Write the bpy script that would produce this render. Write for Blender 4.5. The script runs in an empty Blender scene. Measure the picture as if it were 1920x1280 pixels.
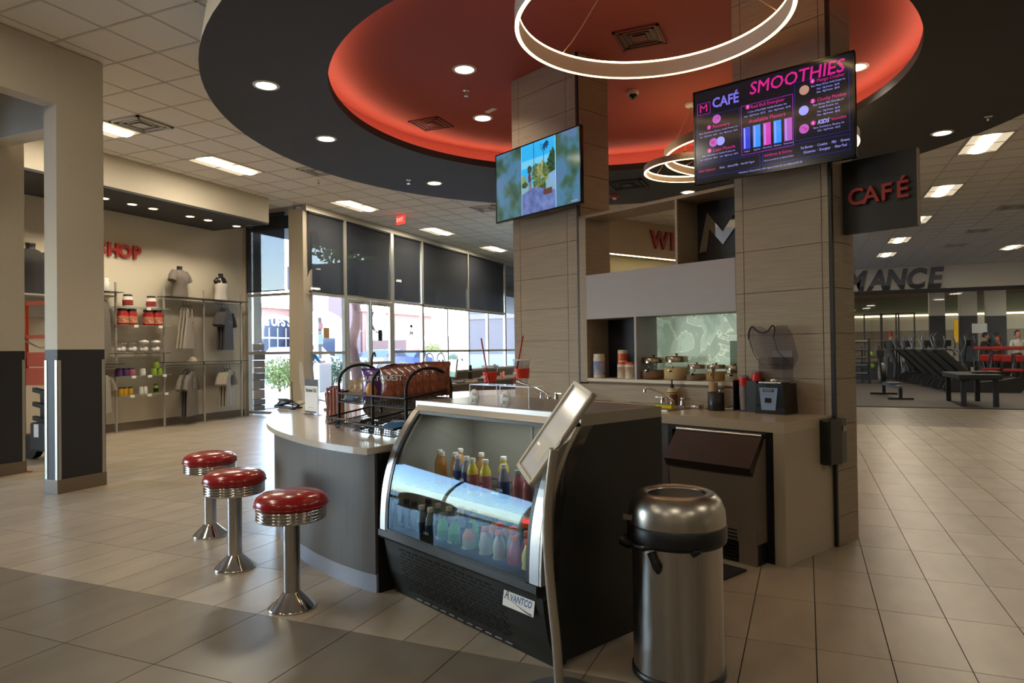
import bpy, bmesh, math, random
from mathutils import Vector, Matrix
random.seed(7)
SC = bpy.context.scene
COL = SC.collection
PI = math.pi

# ---------------------------------------------------------------- camera
CAM_H, FPX = 1.45, 1280.0          # eye height, focal length in px of a 1920 wide frame (24 mm)
def cam_axes(xa=1511, roll=0.75, hy=655):
    t = math.tan(math.radians(roll))
    up = Vector((1, t, 0)).cross(Vector((0, 640-hy, FPX)))
    if up.y < 0: up = -up
    up.normalize()
    Y = Vector((xa-960, 640-(hy-t*(xa-960)), FPX)).normalized()
    X = Y.cross(up)
    if X.x < 0: X = -X
    return X.normalized(), Y, up
AX, AY, AZ = cam_axes()
cd = bpy.data.cameras.new('camera'); cam = bpy.data.objects.new('camera', cd); COL.objects.link(cam)
cd.sensor_width = 36; cd.lens = 24; cd.clip_start = 0.05; cd.clip_end = 400
R3 = Matrix(((AX.x, AX.y, -AX.z), (AY.x, AY.y, -AY.z), (AZ.x, AZ.y, -AZ.z)))
cam.matrix_world = Matrix.Translation((0, 0, CAM_H)) @ R3.to_4x4()
SC.camera = cam
def ray(px, py):
    c = Vector((px-960, 640-py, FPX)); return Vector((AX.dot(c), AY.dot(c), AZ.dot(c)))
def gp(px, py, z=0.0):
    r = ray(px, py); t = (z-CAM_H)/r.z; return Vector((r.x*t, r.y*t, z))
def aty(px, py, Y):
    r = ray(px, py); t = Y/r.y; return Vector((r.x*t, Y, CAM_H+r.z*t))
def atx(px, py, X):
    r = ray(px, py); t = X/r.x; return Vector((X, r.y*t, CAM_H+r.z*t))
# cafe frame: the island, its pillars and counters stand turned 25.5 degrees to the tile grid
TH = math.radians(25.5)
def L(u, v, z=0.0):
    return Vector((u*math.cos(TH)+v*math.sin(TH), -u*math.sin(TH)+v*math.cos(TH), z))

# ---------------------------------------------------------------- world, sun, exposure
SC.view_settings.view_transform = 'Standard'; SC.view_settings.look = 'None'
SC.view_settings.gamma = 1; SC.view_settings.exposure = 0.54
SC.view_settings.use_curve_mapping = False
W = bpy.data.worlds.new('sky'); SC.world = W; W.use_nodes = True
wn = W.node_tree.nodes; wl = W.node_tree.links
sky = wn.new('ShaderNodeTexSky'); sky.sky_type = 'NISHITA'; sky.sun_disc = False
sky.sun_elevation = math.radians(52); sky.sun_rotation = math.radians(60); sky.dust_density = .6
wn['Background'].inputs['Strength'].default_value = 2.8
wl.new(sky.outputs[0], wn['Background'].inputs[0])
def light(name, kind, loc, power, color=(1, .86, .68), size=None, rot=(0, 0, 0), **k):
    ld = bpy.data.lights.new(name, kind); ld.energy = power; ld.color = color
    if kind == 'AREA':
        ld.shape = k.get('shape', 'RECTANGLE'); ld.size = size[0]; ld.size_y = size[1]
    if kind == 'SPOT':
        ld.spot_size = math.radians(k.get('angle', 110)); ld.spot_blend = .6; ld.shadow_soft_size = .06
    if kind == 'SUN': ld.angle = math.radians(.6)
    o = bpy.data.objects.new(name, ld); o.location = loc; o.rotation_euler = rot; COL.objects.link(o); return o
light('sun', 'SUN', (0, 0, 30), 6.0, (1, .96, .9), rot=(math.radians(35), 0, math.radians(120)))

# ---------------------------------------------------------------- materials
def lin(c):
    return tuple(((x/255)/12.92 if x/255 <= .04045 else ((x/255+.055)/1.055)**2.4) for x in c) + (1,)
MATS = {}
def mat(name, rgb, rough=.5, metal=0.0, var=0.0, scale=8.0, bump=0.0, stretch=(1, 1, 1), rgb2=None, spec=.5,
        coat=0.0, trans=0.0, alpha=1.0, world=False, tile=None, sheen=0):
    if name in MATS: return MATS[name]
    m = bpy.data.materials.new(name); m.use_nodes = True; MATS[name] = m
    n = m.node_tree.nodes; l = m.node_tree.links; b = n['Principled BSDF']
    b.inputs['Roughness'].default_value = rough; b.inputs['Metallic'].default_value = metal
    b.inputs['Specular IOR Level'].default_value = spec
    b.inputs['Coat Weight'].default_value = coat; b.inputs['Transmission Weight'].default_value = trans
    b.inputs['Alpha'].default_value = alpha
    c = lin(rgb); b.inputs['Base Color'].default_value = c
    m.diffuse_color = c
    if var or bump or rgb2:
        if world: src = n.new('ShaderNodeNewGeometry').outputs['Position']
        else: src = n.new('ShaderNodeTexCoord').outputs['Object']
        mp = n.new('ShaderNodeMapping'); mp.inputs['Scale'].default_value = stretch; l.new(src, mp.inputs[0])
        t = n.new('ShaderNodeTexNoise'); t.inputs['Scale'].default_value = scale; t.inputs['Detail'].default_value = 5
        l.new(mp.outputs[0], t.inputs['Vector'])
        if var or rgb2:
            r = n.new('ShaderNodeValToRGB'); r.color_ramp.elements[0].position = .3; r.color_ramp.elements[1].position = .7
            c2 = lin(rgb2) if rgb2 else tuple(min(1, x*(1+var)) for x in c[:3])+(1,)
            c1 = c if rgb2 else tuple(x*(1-var) for x in c[:3])+(1,)
            r.color_ramp.elements[0].color = c1; r.color_ramp.elements[1].color = c2
            l.new(t.outputs['Fac'], r.inputs[0]); out = r.outputs[0]
            if tile:      # slight tint from one laid piece to the next
                sn = n.new('ShaderNodeVectorMath'); sn.operation = 'DIVIDE'; sn.inputs[1].default_value = tile[0]
                ad = n.new('ShaderNodeVectorMath'); ad.operation = 'SUBTRACT'; ad.inputs[1].default_value = tile[1]
                fl = n.new('ShaderNodeVectorMath'); fl.operation = 'FLOOR'; wh = n.new('ShaderNodeTexWhiteNoise')
                l.new(src, ad.inputs[0]); l.new(ad.outputs[0], sn.inputs[0]); l.new(sn.outputs[0], fl.inputs[0]); l.new(fl.outputs[0], wh.inputs[0])
                mr = n.new('ShaderNodeMapRange'); mr.inputs['To Min'].default_value = .9; mr.inputs['To Max'].default_value = 1.06
                l.new(wh.outputs['Value'], mr.inputs['Value'])
                mx = n.new('ShaderNodeVectorMath'); mx.operation = 'SCALE'; l.new(out, mx.inputs[0]); l.new(mr.outputs[0], mx.inputs['Scale']); out = mx.outputs[0]
            l.new(out, b.inputs['Base Color'])
        if bump:
            bp = n.new('ShaderNodeBump'); bp.inputs['Strength'].default_value = bump; bp.inputs['Distance'].default_value = .01
            l.new(t.outputs['Fac'], bp.inputs['Height']); l.new(bp.outputs[0], b.inputs['Normal'])
    return m
def emit(name, rgb, strength):
    if name in MATS: return MATS[name]
    m = bpy.data.materials.new(name); m.use_nodes = True; MATS[name] = m
    n = m.node_tree.nodes; b = n['Principled BSDF']; b.inputs['Base Color'].default_value = (0.02, .02, .02, 1)
    b.inputs['Emission Color'].default_value = lin(rgb); b.inputs['Emission Strength'].default_value = strength
    b.inputs['Roughness'].default_value = .12
    m.diffuse_color = lin(rgb); return m
def glassy(name, rgb=(255, 255, 255), clear=.9, rough=.02, fres=1.45, coatc=(1, 1, 1)):
    """thin clear sheet: mostly transparent, mirrors by its Fresnel share"""
    if name in MATS: return MATS[name]
    m = bpy.data.materials.new(name); m.use_nodes = True; MATS[name] = m
    n = m.node_tree.nodes; l = m.node_tree.links; n.remove(n['Principled BSDF'])
    tr = n.new('ShaderNodeBsdfTransparent'); tr.inputs[0].default_value = tuple(x*clear for x in lin(rgb)[:3])+(1,)
    gl = n.new('ShaderNodeBsdfGlossy'); gl.inputs['Roughness'].default_value = rough; gl.inputs[0].default_value = coatc+(1,)
    lw = n.new('ShaderNodeLayerWeight'); lw.inputs[0].default_value = .5; pw_ = n.new('ShaderNodeMath'); pw_.operation = 'POWER'; pw_.inputs[1].default_value = 5
    ma = n.new('ShaderNodeMath'); ma.operation = 'MULTIPLY_ADD'; f0 = ((fres-1)/(fres+1))**2; ma.inputs[1].default_value = 1-f0; ma.inputs[2].default_value = f0
    l.new(lw.outputs['Facing'], pw_.inputs[0]); l.new(pw_.outputs[0], ma.inputs[0])
    mx = n.new('ShaderNodeMixShader'); l.new(ma.outputs[0], mx.inputs[0]); l.new(tr.outputs[0], mx.inputs[1]); l.new(gl.outputs[0], mx.inputs[2])
    l.new(mx.outputs[0], n['Material Output'].inputs[0]); return m
def screenfab(name, rgb, open_):
    if name in MATS: return MATS[name]
    m = bpy.data.materials.new(name); m.use_nodes = True; MATS[name] = m
    n = m.node_tree.nodes; l = m.node_tree.links; b = n['Principled BSDF']
    b.inputs['Base Color'].default_value = lin(rgb); b.inputs['Roughness'].default_value = .8
    tr = n.new('ShaderNodeBsdfTransparent'); mx = n.new('ShaderNodeMixShader'); mx.inputs[0].default_value = 1-open_
    l.new(tr.outputs[0], mx.inputs[1]); l.new(b.outputs[0], mx.inputs[2]); l.new(mx.outputs[0], n['Material Output'].inputs[0]); return m

def emit_noise(name, cols, scale, strength=.8, stretch=(1, 1, 1), detail=2):
    m = emit(name, cols[0], strength); n = m.node_tree.nodes; l = m.node_tree.links; b = n['Principled BSDF']
    tc = n.new('ShaderNodeTexCoord'); mp = n.new('ShaderNodeMapping'); mp.inputs['Scale'].default_value = stretch; t = n.new('ShaderNodeTexNoise'); t.inputs['Scale'].default_value = scale; t.inputs['Detail'].default_value = detail
    r = n.new('ShaderNodeValToRGB'); k = len(cols)
    for i, c in enumerate(cols):
        e = r.color_ramp.elements[i] if i < 2 else r.color_ramp.elements.new(.9)
        e.color = lin(c)
    for i, e in enumerate(sorted(r.color_ramp.elements, key=lambda e: e.position)): pass
    for i in range(k): r.color_ramp.elements[i].position = .3+.4*i/(k-1)
    for i, c in enumerate(cols): r.color_ramp.elements[i].color = lin(c)
    l.new(tc.outputs['Object'], mp.inputs[0]); l.new(mp.outputs[0], t.inputs['Vector']); l.new(t.outputs['Fac'], r.inputs[0]); l.new(r.outputs[0], b.inputs['Emission Color']); return m

# ---------------------------------------------------------------- mesh helpers
class MB:
    def __init__(s): s.v = []; s.f = []; s.mi = []; s.smooth = []
    def add(s, vs, fs, mi=0, sm=False):
        o = len(s.v); s.v += [tuple(v) for v in vs]
        for f in fs: s.f.append([i+o for i in f]); s.mi.append(mi); s.smooth.append(sm)
        return s
    def box(s, x0, x1, y0, y1, z0, z1, b=0.0, mi=0):
        x0, x1 = min(x0, x1), max(x0, x1); y0, y1 = min(y0, y1), max(y0, y1); z0, z1 = min(z0, z1), max(z0, z1)
        if b <= 0:
            return s.add([(x0,y0,z0),(x1,y0,z0),(x1,y1,z0),(x0,y1,z0),(x0,y0,z1),(x1,y0,z1),(x1,y1,z1),(x0,y1,z1)],
                         [(0,3,2,1),(4,5,6,7),(0,1,5,4),(1,2,6,5),(2,3,7,6),(3,0,4,7)], mi)
        b = min(b, (x1-x0)/2.01, (y1-y0)/2.01, (z1-z0)/2.01)
        bm = bmesh.new(); bmesh.ops.create_cube(bm, size=1)
        for v in bm.verts: v.co = ((x0+x1)/2+v.co.x*(x1-x0), (y0+y1)/2+v.co.y*(y1-y0), (z0+z1)/2+v.co.z*(z1-z0))
        bmesh.ops.bevel(bm, geom=bm.edges[:], offset=b, segments=2, affect='EDGES', profile=.6)
        s.add([v.co for v in bm.verts], [[v.index for v in f.verts] for f in bm.faces], mi, False); bm.free(); return s
    def lathe(s, prof, cx=0, cy=0, n=32, mi=0, sm=True, sx=1, sy=1):
        vs = []; fs = []
        for r, z in prof:
            for i in range(n):
                a = 2*PI*i/n; vs.append((cx+r*sx*math.cos(a), cy+r*sy*math.sin(a), z))
        for j in range(len(prof)-1):
            for i in range(n): fs.append((j*n+i, j*n+(i+1) % n, (j+1)*n+(i+1) % n, (j+1)*n+i))
        s.add(vs, fs, mi, sm)
        if prof[0][0] > 1e-5: s.add(vs[:n], [tuple(reversed(range(n)))], mi)
        if prof[-1][0] > 1e-5: s.add(vs[-n:], [tuple(range(n))], mi)
        return s
    def tube(s, pts, r, n=8, mi=0, closed=False):
        P = [Vector(p) for p in pts]; m = len(P); vs = []; fs = []; prev = None
        for i, p in enumerate(P):
            if closed: t = P[(i+1) % m]-P[i-1]
            else: t = P[min(i+1, m-1)]-P[max(i-1, 0)]
            t.normalize()
            if prev is None:
                a = Vector((0, 0, 1)) if abs(t.z) < .9 else Vector((1, 0, 0)); x = t.cross(a).normalized()
            else: x = (prev-t*prev.dot(t)).normalized()
            prev = x; y = t.cross(x); rr = r[i] if isinstance(r, (list, tuple)) else r
            for k in range(n):
                a = 2*PI*k/n; vs.append(p+x*rr*math.cos(a)+y*rr*math.sin(a))
        M_ = m if closed else m-1
        for i in range(M_):
            j = (i+1) % m
            for k in range(n): fs.append((i*n+k, i*n+(k+1) % n, j*n+(k+1) % n, j*n+k))
        s.add(vs, fs, mi, n > 4)
        if not closed: s.add(vs[:n], [tuple(reversed(range(n)))], mi); s.add(vs[-n:], [tuple(range(n))], mi)
        return s
    def prism(s, poly, z0, z1, axis='z', mi=0):
        """polygon (a,b) swept from z0 to z1; axis 'x': (a,b)=(y,z); 'y': (a,b)=(x,z)"""
        n = len(poly)
        def P(a, b, c): return (a, b, c) if axis == 'z' else ((c, a, b) if axis == 'x' else (a, c, b))
        vs = [P(a, b, z0) for a, b in poly]+[P(a, b, z1) for a, b in poly]
        fs = [tuple(reversed(range(n))), tuple(range(n, 2*n))]+[(i, (i+1) % n, n+(i+1) % n, n+i) for i in range(n)]
        return s.add(vs, fs, mi)
    def sheet(s, rows, mi=0, sm=True, thick=0):
        """grid of points rows[j][i]"""
        m = len(rows); n = len(rows[0]); vs = [p for r in rows for p in r]
        fs = [(j*n+i, j*n+i+1, (j+1)*n+i+1, (j+1)*n+i) for j in range(m-1) for i in range(n-1)]
        return s.add(vs, fs, mi, sm)
    def loft(s, secs, n=20, mi=0, ripple=0, waves=7, ph=0, sm=True, px=2.0):
        """secs: (cx, cy, z, half width, half depth); superellipse rings joined, ends closed"""
        vs = []; fs = []; m = len(secs)
        for j, (cx, cy, z, a, b) in enumerate(secs):
            k = ripple*(1-j/(m-1)) if ripple else 0
            for i in range(n):
                t = 2*PI*i/n; c, q = math.cos(t), math.sin(t)
                c = math.copysign(abs(c)**(2/px), c); q = math.copysign(abs(q)**(2/px), q)
                w = 1+k*math.sin(waves*t+ph)
                vs.append((cx+a*c*w, cy+b*q*(1+2*k*math.sin(waves*t+ph)), z))
        for j in range(m-1):
            for i in range(n): fs.append((j*n+i, j*n+(i+1) % n, (j+1)*n+(i+1) % n, (j+1)*n+i))
        s.add(vs, fs, mi, sm); s.add(vs[:n], [tuple(reversed(range(n)))], mi); s.add(vs[-n:], [tuple(range(n))], mi); return s
    def ball(s, c, r, mi=0, n=12, sz=1):
        pr = [(r*math.sin(PI*i/8), c[2]+sz*r*-math.cos(PI*i/8)) for i in range(9)]; pr[0] = (1e-6, pr[0][1]); pr[-1] = (1e-6, pr[-1][1])
        return s.lathe(pr, c[0], c[1], n, mi)
    def xf(s, M, start=0):
        s.v[start:] = [tuple(M @ Vector(v)) for v in s.v[start:]]; return s
    def mesh(s, name, mats):
        me = bpy.data.meshes.new(name); me.from_pydata(s.v, [], s.f)
        for m in (mats if isinstance(mats, (list, tuple)) else [mats]): me.materials.append(m)
        me.polygons.foreach_set('material_index', s.mi); me.polygons.foreach_set('use_smooth', s.smooth)
        me.update(); return me
    def build(s, name, mats, parent=None, loc=(0, 0, 0), rot=(0, 0, 0)):
        return link(name, s.mesh(name, mats), parent, loc, rot)
def link(name, data, parent=None, loc=(0, 0, 0), rot=(0, 0, 0)):
    o = bpy.data.objects.new(name, data); COL.objects.link(o); o.parent = parent
    o.location = loc; o.rotation_euler = rot; return o
def tag(o, label=None, cat=None, group=None, kind=None):
    if label: o['label'] = label
    if cat: o['category'] = cat
    if group: o['group'] = group
    if kind: o['kind'] = kind
    return o
def thing(name, label, cat, loc=(0, 0, 0), rot=0.0, group=None, kind=None):
    o = link(name, None, None, loc, (0, 0, rot) if not isinstance(rot, tuple) else rot); o.empty_display_size = .1
    return tag(o, label, cat, group, kind)
def copy_tree(o, parent=None):
    c = o.copy(); COL.objects.link(c)
    if parent: c.parent = parent
    for ch in list(o.children): copy_tree(ch, c)
    return c
def dup(o, loc, rot=None, label=None):
    c = copy_tree(o); c.location = loc
    if rot is not None: c.rotation_euler = (0, 0, rot)
    if label: c['label'] = label
    return c
def cafe(name, label, cat, u, v, z=0.0, rot=0.0, group=None, kind=None):
    return thing(name, label, cat, L(u, v, z), -TH+rot, group, kind)
def text(name, body, m, parent, loc, size, rot=(PI/2, 0, 0), ext=.0, off=.0, align='CENTER', shear=0, sx=1.0, spacing=1.0):
    c = bpy.data.curves.new(name, 'FONT'); c.body = body; c.size = size; c.extrude = ext; c.offset = off
    c.align_x = align; c.align_y = 'CENTER'; c.shear = shear; c.space_character = spacing; c.materials.append(m); c.resolution_u = 3
    o = link(name, c, parent, loc, rot); o.scale = (sx, 1, 1); return o
def printed(name, items, mats, parent, loc=(0, 0, 0), rot=(PI/2, 0, 0)):
    """many words printed on one surface, joined into one flat mesh; item: body, x, y, size, material index, align, width scale"""
    mb = MB(); dg = None; tmp = []
    for it in items:
        body, x, y, size, mi = it[:5]; al = it[5] if len(it) > 5 else 'LEFT'; sx = it[6] if len(it) > 6 else 1; off = it[7] if len(it) > 7 else 0
        c = bpy.data.curves.new('t', 'FONT'); c.body = body; c.size = size; c.align_x = al; c.align_y = 'CENTER'; c.resolution_u = 2; c.offset = off
        if len(it) > 8: c.shear = it[8]
        o = bpy.data.objects.new('t', c); COL.objects.link(o); tmp.append((o, c, x, y, mi, sx))
    bpy.context.view_layer.update(); dg = bpy.context.evaluated_depsgraph_get()
    for o, c, x, y, mi, sx in tmp:
        me = bpy.data.meshes.new_from_object(o.evaluated_get(dg))
        mb.add([(v.co.x*sx+x, v.co.y+y, 0) for v in me.vertices], [tuple(p.vertices) for p in me.polygons], mi)
        bpy.data.meshes.remove(me)
    for o, c, *_ in tmp: bpy.data.objects.remove(o); bpy.data.curves.remove(c)
    return mb.build(name, mats, parent, loc, rot)
def rect(mb, x0, x1, y0, y1, mi=0, z=0):       # flat rectangle in a screen's own plane
    return mb.add([(x0, y0, z), (x1, y0, z), (x1, y1, z), (x0, y1, z)], [(0, 1, 2, 3)], mi)
def disc(mb, x, y, r, mi=0, z=0, n=20, sy=1):
    return mb.add([(x+r*math.cos(2*PI*i/n), y+sy*r*math.sin(2*PI*i/n), z) for i in range(n)], [tuple(range(n))], mi)

# palette
m_tile = mat('light_floor_tile', (168, 155, 134), .33, var=.13, scale=3.2, stretch=(1.6, .7, 1), world=True, tile=((.3165, .65, 9), (.022, 2.93, -1)), bump=.03)
m_tiled = mat('dark_floor_tile', (122, 112, 97), .3, var=.13, scale=3.2, stretch=(1.6, .7, 1), world=True, tile=((.633, .65, 9), (.022, 2.93, -1)), bump=.03)
m_grout = mat('grout', (34, 27, 21), .9)
m_rubber = mat('gym_rubber', (62, 54, 46), .7, var=.1, scale=30, world=True)
m_ceil = mat('ceiling_board', (228, 222, 212), .9, var=.03, scale=60, bump=.05, world=True)
m_grid = mat('ceiling_grid_metal', (200, 194, 184), .5)
m_wall = mat('wall_paint', (200, 191, 172), .75, var=.02, scale=30, bump=.03)
m_navy = mat('dark_wainscot_paint', (36, 36, 38), .6, var=.05, scale=60, bump=.05)
m_base = mat('brown_vinyl_base', (112, 98, 80), .5)
m_steel = mat('brushed_steel', (190, 185, 178), .28, 1.0, var=.06, scale=5, stretch=(30, 30, .6))
m_steelh = mat('brushed_steel_top', (158, 154, 148), .34, 1.0, var=.06, scale=5, stretch=(1, 40, 40))
m_chrome = mat('chrome', (215, 212, 208), .08, 1.0)
m_alu = mat('grey_aluminium', (176, 172, 162), .4, .6)
m_soff = mat('charcoal_soffit', (56, 56, 58), .7, var=.04, scale=3, world=True)
m_red = mat('red_dome_paint', (164, 72, 58), .75)
m_white = mat('white_plastic', (225, 222, 215), .45)
m_black = mat('black_plastic', (22, 22, 24), .4)
m_blackm = mat('black_powder_coat', (24, 24, 27), .45, .2)
m_clad = mat('woodgrain_cladding', (138, 122, 102), .55, rgb2=(158, 142, 120), scale=3, stretch=(1.2, 1.2, 45), bump=.05, world=True)
m_cladk = mat('cladding_joint', (112, 96, 78), .7)
m_fascia = mat('pale_lilac_fascia', (156, 149, 152), .5, var=.03, scale=3, stretch=(1, 1, 30))
m_stone = mat('beige_quartz', (184, 168, 144), .22, var=.08, scale=140)
m_stoneb = mat('beige_quartz_leg', (172, 158, 136), .35, var=.08, scale=140)
m_lamin = mat('grey_brown_laminate', (82, 78, 76), .5, rgb2=(96, 91, 88), scale=4, stretch=(40, 40, .8))
m_kick = mat('pale_blue_kick', (150, 156, 170), .4)
m_redvin = mat('red_vinyl', (158, 26, 26), .22, coat=.4)
m_lamp = emit('lamp_diffuser', (255, 236, 200), 9)
m_lampw = emit('warm_lamp_diffuser', (255, 214, 130), 9)
m_led = emit('ring_led', (255, 210, 145), 8)
m_cove = emit('cove_led', (255, 200, 170), 13)
m_glass = glassy('window_glass', clear=.93)
m_clear = glassy('clear_acrylic', clear=.93)
m_jarg = glassy('jar_glass', clear=.9)
m_pink = mat('paper_white', (232, 228, 222), .6)
m_redl = mat('red_letter', (158, 34, 28), .5)

# ================================================================ ROOM SHELL
CZ = 4.72
def px_area(pts):
    q = []
    for p in pts:
        d = Vector(p)-Vector((0, 0, CAM_H)); z = AX.z*d.x+AY.z*d.y+AZ.z*d.z
        if z < .3: return 0
        q.append((960+FPX*(AX.x*d.x+AY.x*d.y+AZ.x*d.z)/z, 640-FPX*(AX.y*d.x+AY.y*d.y+AZ.y*d.z)/z))
    q = [(min(max(x, 0), 1920), min(max(y, 0), 1280)) for x, y in q]
    return abs(sum(q[i][0]*q[(i+1) % 4][1]-q[(i+1) % 4][0]*q[i][1] for i in range(4)))/2
def lay(parent, name, cells, z0, z1, m, limit, gap, skip=None):
    """cells: (x0,x1,y0,y1); the largest in view become objects of their own, the rest one joined part"""
    zz = z1 if parent['side'] == 'up' else z0
    sc = [(px_area([(c[0], c[2], zz), (c[1], c[2], zz), (c[1], c[3], zz), (c[0], c[3], zz)]) if not (skip and skip(c)) else 0, c) for c in cells]
    sc.sort(key=lambda s: -s[0]); cache = {}; rest = MB()
    for i, (a, c) in enumerate(sc):
        w, d = c[1]-c[0]-gap, c[3]-c[2]-gap
        if i < limit and a > 90:
            k = (round(w, 3), round(d, 3))
            if k not in cache: cache[k] = MB().box(-w/2, w/2, -d/2, d/2, z0, z1).mesh(name, m)
            link(name, cache[k], parent, ((c[0]+c[1])/2, (c[2]+c[3])/2, 0))
        else: rest.box(c[0]+gap/2, c[1]-gap/2, c[2]+gap/2, c[3]-gap/2, z0, z1)
    if rest.v: tag(rest.build(name, m, parent), kind='stuff')
GX, GY = .3165, .65; OX, OY = .022, 2.93
floor = tag(MB().box(-13, 12.2, -8.2, 18.2, -.06, -.008).build('floor', m_grout), 'pale stone look tiled floor with darker tile bands', kind='structure'); floor['side'] = 'up'
def cells_x(x0, x1, o, g): return [o+g*k for k in range(math.floor((x0-o)/g), math.ceil((x1-o)/g)+1)]
lc = []; dc = []
ys = [OY+GY*k for k in range(0, 17)]
for a in cells_x(-12.6, 11.5, OX, GX)[:-1]:
    for b in ys: lc.append((a, a+GX, b, b+GY))
for a in cells_x(-12.6, 11.5, OX-GX, 2*GX)[:-1]:
    for k in range(-8, 0): dc.append((a, a+2*GX, OY+GY*k, OY+GY*k+GY))
y17 = OY+17*GY
for a in cells_x(-10, 11.5, OX, 2*GX)[:-1]:
    for k in range(6): dc.append((a, a+2*GX, y17+GY*k, min(y17+GY*k+GY, 18.2)))
hide = lambda c: False
nl = 225; 
lay(floor, 'floor_tile', lc, -.012, 0, m_tile, 225, .005)
lay(floor, 'floor_tile', dc, -.012, 0, m_tiled, 70, .005)
for o in floor.children:
    if o.data.materials[0] == m_tiled and o.get('kind') != 'stuff': o['label'] = 'darker grey brown floor tile'
tag(MB().box(-10.2, 12.2, 18.2, 33.2, -.06, 0).build('floor', m_rubber), 'dark rubber gym floor beyond the tiled aisle', kind='structure')

ceiling = tag(MB().box(-12.4, 12.2, -8.2, 33.4, CZ+.03, CZ+.2).build('ceiling', m_grout), 'white suspended tile ceiling', kind='structure'); ceiling['side'] = 'down'
CXo, CYo, CXs, CYs = -7.05, 4.65, .632, .62
def ccell(i, j): return (CXo+CXs*i, CXo+CXs*(i+1), CYo+CYs*j, CYo+CYs*(j+1))
fix = {}
for i, j in [(-4, 2), (-4, 6), (-4, 12), (-4, 18), (-4, 24), (15, 13), (15, 19), (15, 25), (15, 31), (15, 37), (21, 37), (21, 25), (21, 31)]: fix[(i, j)] = 'L'; fix[(i, j+1)] = 'l'
for i, j in [(-3, 3), (-2, 8), (0, 15), (18, 24), (18, 30), (18, 35)]: fix[(i, j)] = 'V'
cc = []
for i in range(-9, 30):
    for j in range(-21, 47):
        if (i, j) in fix: continue
        c = ccell(i, j); mx, my = (c[0]+c[1])/2, (c[2]+c[3])/2
        if math.hypot(mx+1.925, my-7.98) < 3.9 or mx < -12: continue
        cc.append(c)
lay(ceiling, 'ceiling_tile', cc, CZ+.006, CZ+.02, m_ceil, 290, .024)
gb = MB()
for i in range(-8, 31): gb.box(CXo+CXs*i-.012, CXo+CXs*i+.012, -8, 33.4, CZ, CZ+.012)
for j in range(-20, 47): gb.box(-12, 12, CYo+CYs*j-.012, CYo+CYs*j+.012, CZ, CZ+.0115)
gb.build('ceiling_grid', m_grid, ceiling)

# troffers and air grilles let into the grid
m_reflr = mat('troffer_white_glow', (235, 228, 212), .4); m_reflr.node_tree.nodes['Principled BSDF'].inputs['Emission Color'].default_value = lin((255, 238, 205)); m_reflr.node_tree.nodes['Principled BSDF'].inputs['Emission Strength'].default_value = .4  # lamp light falling on the reflector is put in as emission
def troffer(i, j, label, grp='recessed troffer lights'):
    c = ccell(i, j); w = CXs-.03; d = 2*CYs-.03
    t = thing('ceiling_light', label, 'light', (CXo+CXs*(i+.5), CYo+CYs*(j+1), CZ), group=grp)
    MB().box(-w/2, w/2, -d/2, -d/2+.025, -.004, .02).box(-w/2, w/2, d/2-.025, d/2, -.004, .02).box(-w/2, -w/2+.025, -d/2, d/2, -.004, .02).box(w/2-.025, w/2, -d/2, d/2, -.004, .02).build('frame', m_grid, t)
    rows = [[(x, y, z) for x, z in ((-w/2+.02, .004), (-.16, .022), (-.1, .004))] for y in (-d/2+.02, d/2-.02)]
    rows2 = [[(x, y, z) for x, z in ((.1, .004), (.16, .022), (w/2-.02, .004))] for y in (-d/2+.02, d/2-.02)]
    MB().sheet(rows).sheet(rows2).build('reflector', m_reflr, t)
    MB().sheet([[(-.12+.24*k/6, y, .004-.02*math.sin(PI*k/6)) for k in range(7)] for y in (-d/2+.02, d/2-.02)]).build('diffuser', m_lamp, t)
    light('troffer_light', 'AREA', (t.location.x, t.location.y, CZ-.04), 33, (1, .88, .70), (.5, 1.1)); return t
TL = {(-4, 2): 'white troffer light nearest the left pillar, half hidden by it', (-4, 6): 'lit white troffer light in front of the shop bulkhead, the longest in view', (-4, 12): 'lit troffer light above the first window shade', (-4, 18): 'troffer light between the exit sign and the small screen', (-4, 24): 'farthest troffer light along the windows, beside the panelled pillar',
      (15, 13): 'troffer light cut off by the edge of the charcoal ring, above the cafe sign', (15, 19): 'troffer light just right of the hanging cafe sign', (15, 25): 'troffer light half hidden behind the cafe sign', (15, 31): 'troffer light below the cafe sign, nearer of two', (15, 37): 'farthest troffer light below the cafe sign, above the grey lettering', (21, 37): 'troffer light at the far right over the gym, above the bare end of the header',
      (21, 25): 'troffer light at the right edge over the gym', (21, 31): 'troffer light at the far right edge of the picture'}
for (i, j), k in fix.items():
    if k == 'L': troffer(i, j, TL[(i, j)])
def vent(i, j, label, m=m_grid, z=CZ, loc=None, dark=m_black):
    x, y = loc or (CXo+CXs*(i+.5), CYo+CYs*(j+.5))
    t = thing('ceiling_vent', label, 'vent', (x, y, z), group='square air diffusers')
    MB().box(-.29, .29, -.29, .29, .0, .018).build('backing', dark, t)
    for k, s in enumerate((.29, .215, .14)):
        mb = MB()
        for (a, b, c, d) in ((-1, 1, -1, -.87), (-1, 1, .87, 1), (-1, -.87, -1, 1), (.87, 1, -1, 1)): mb.box(a*s, b*s, c*s, d*s, -.02+.004*k, 0)
        mb.build('louvre', m, t)
    MB().box(-.085, .085, -.085, .085, -.022, -.008, .003).build('centre_plate', m, t); return t
vent(-3, 3, 'square white air diffuser in the ceiling beside the left pillar'); vent(-2, 8, 'square white air diffuser by the edge of the charcoal ring, next to the longest light')
vent(0, 15, 'square white air diffuser left of the small screen'); vent(18, 24, 'air diffuser over the gym nearest the right edge'); vent(18, 30, 'middle air diffuser over the gym'); vent(18, 35, 'farthest small air diffuser over the gym')

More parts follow.
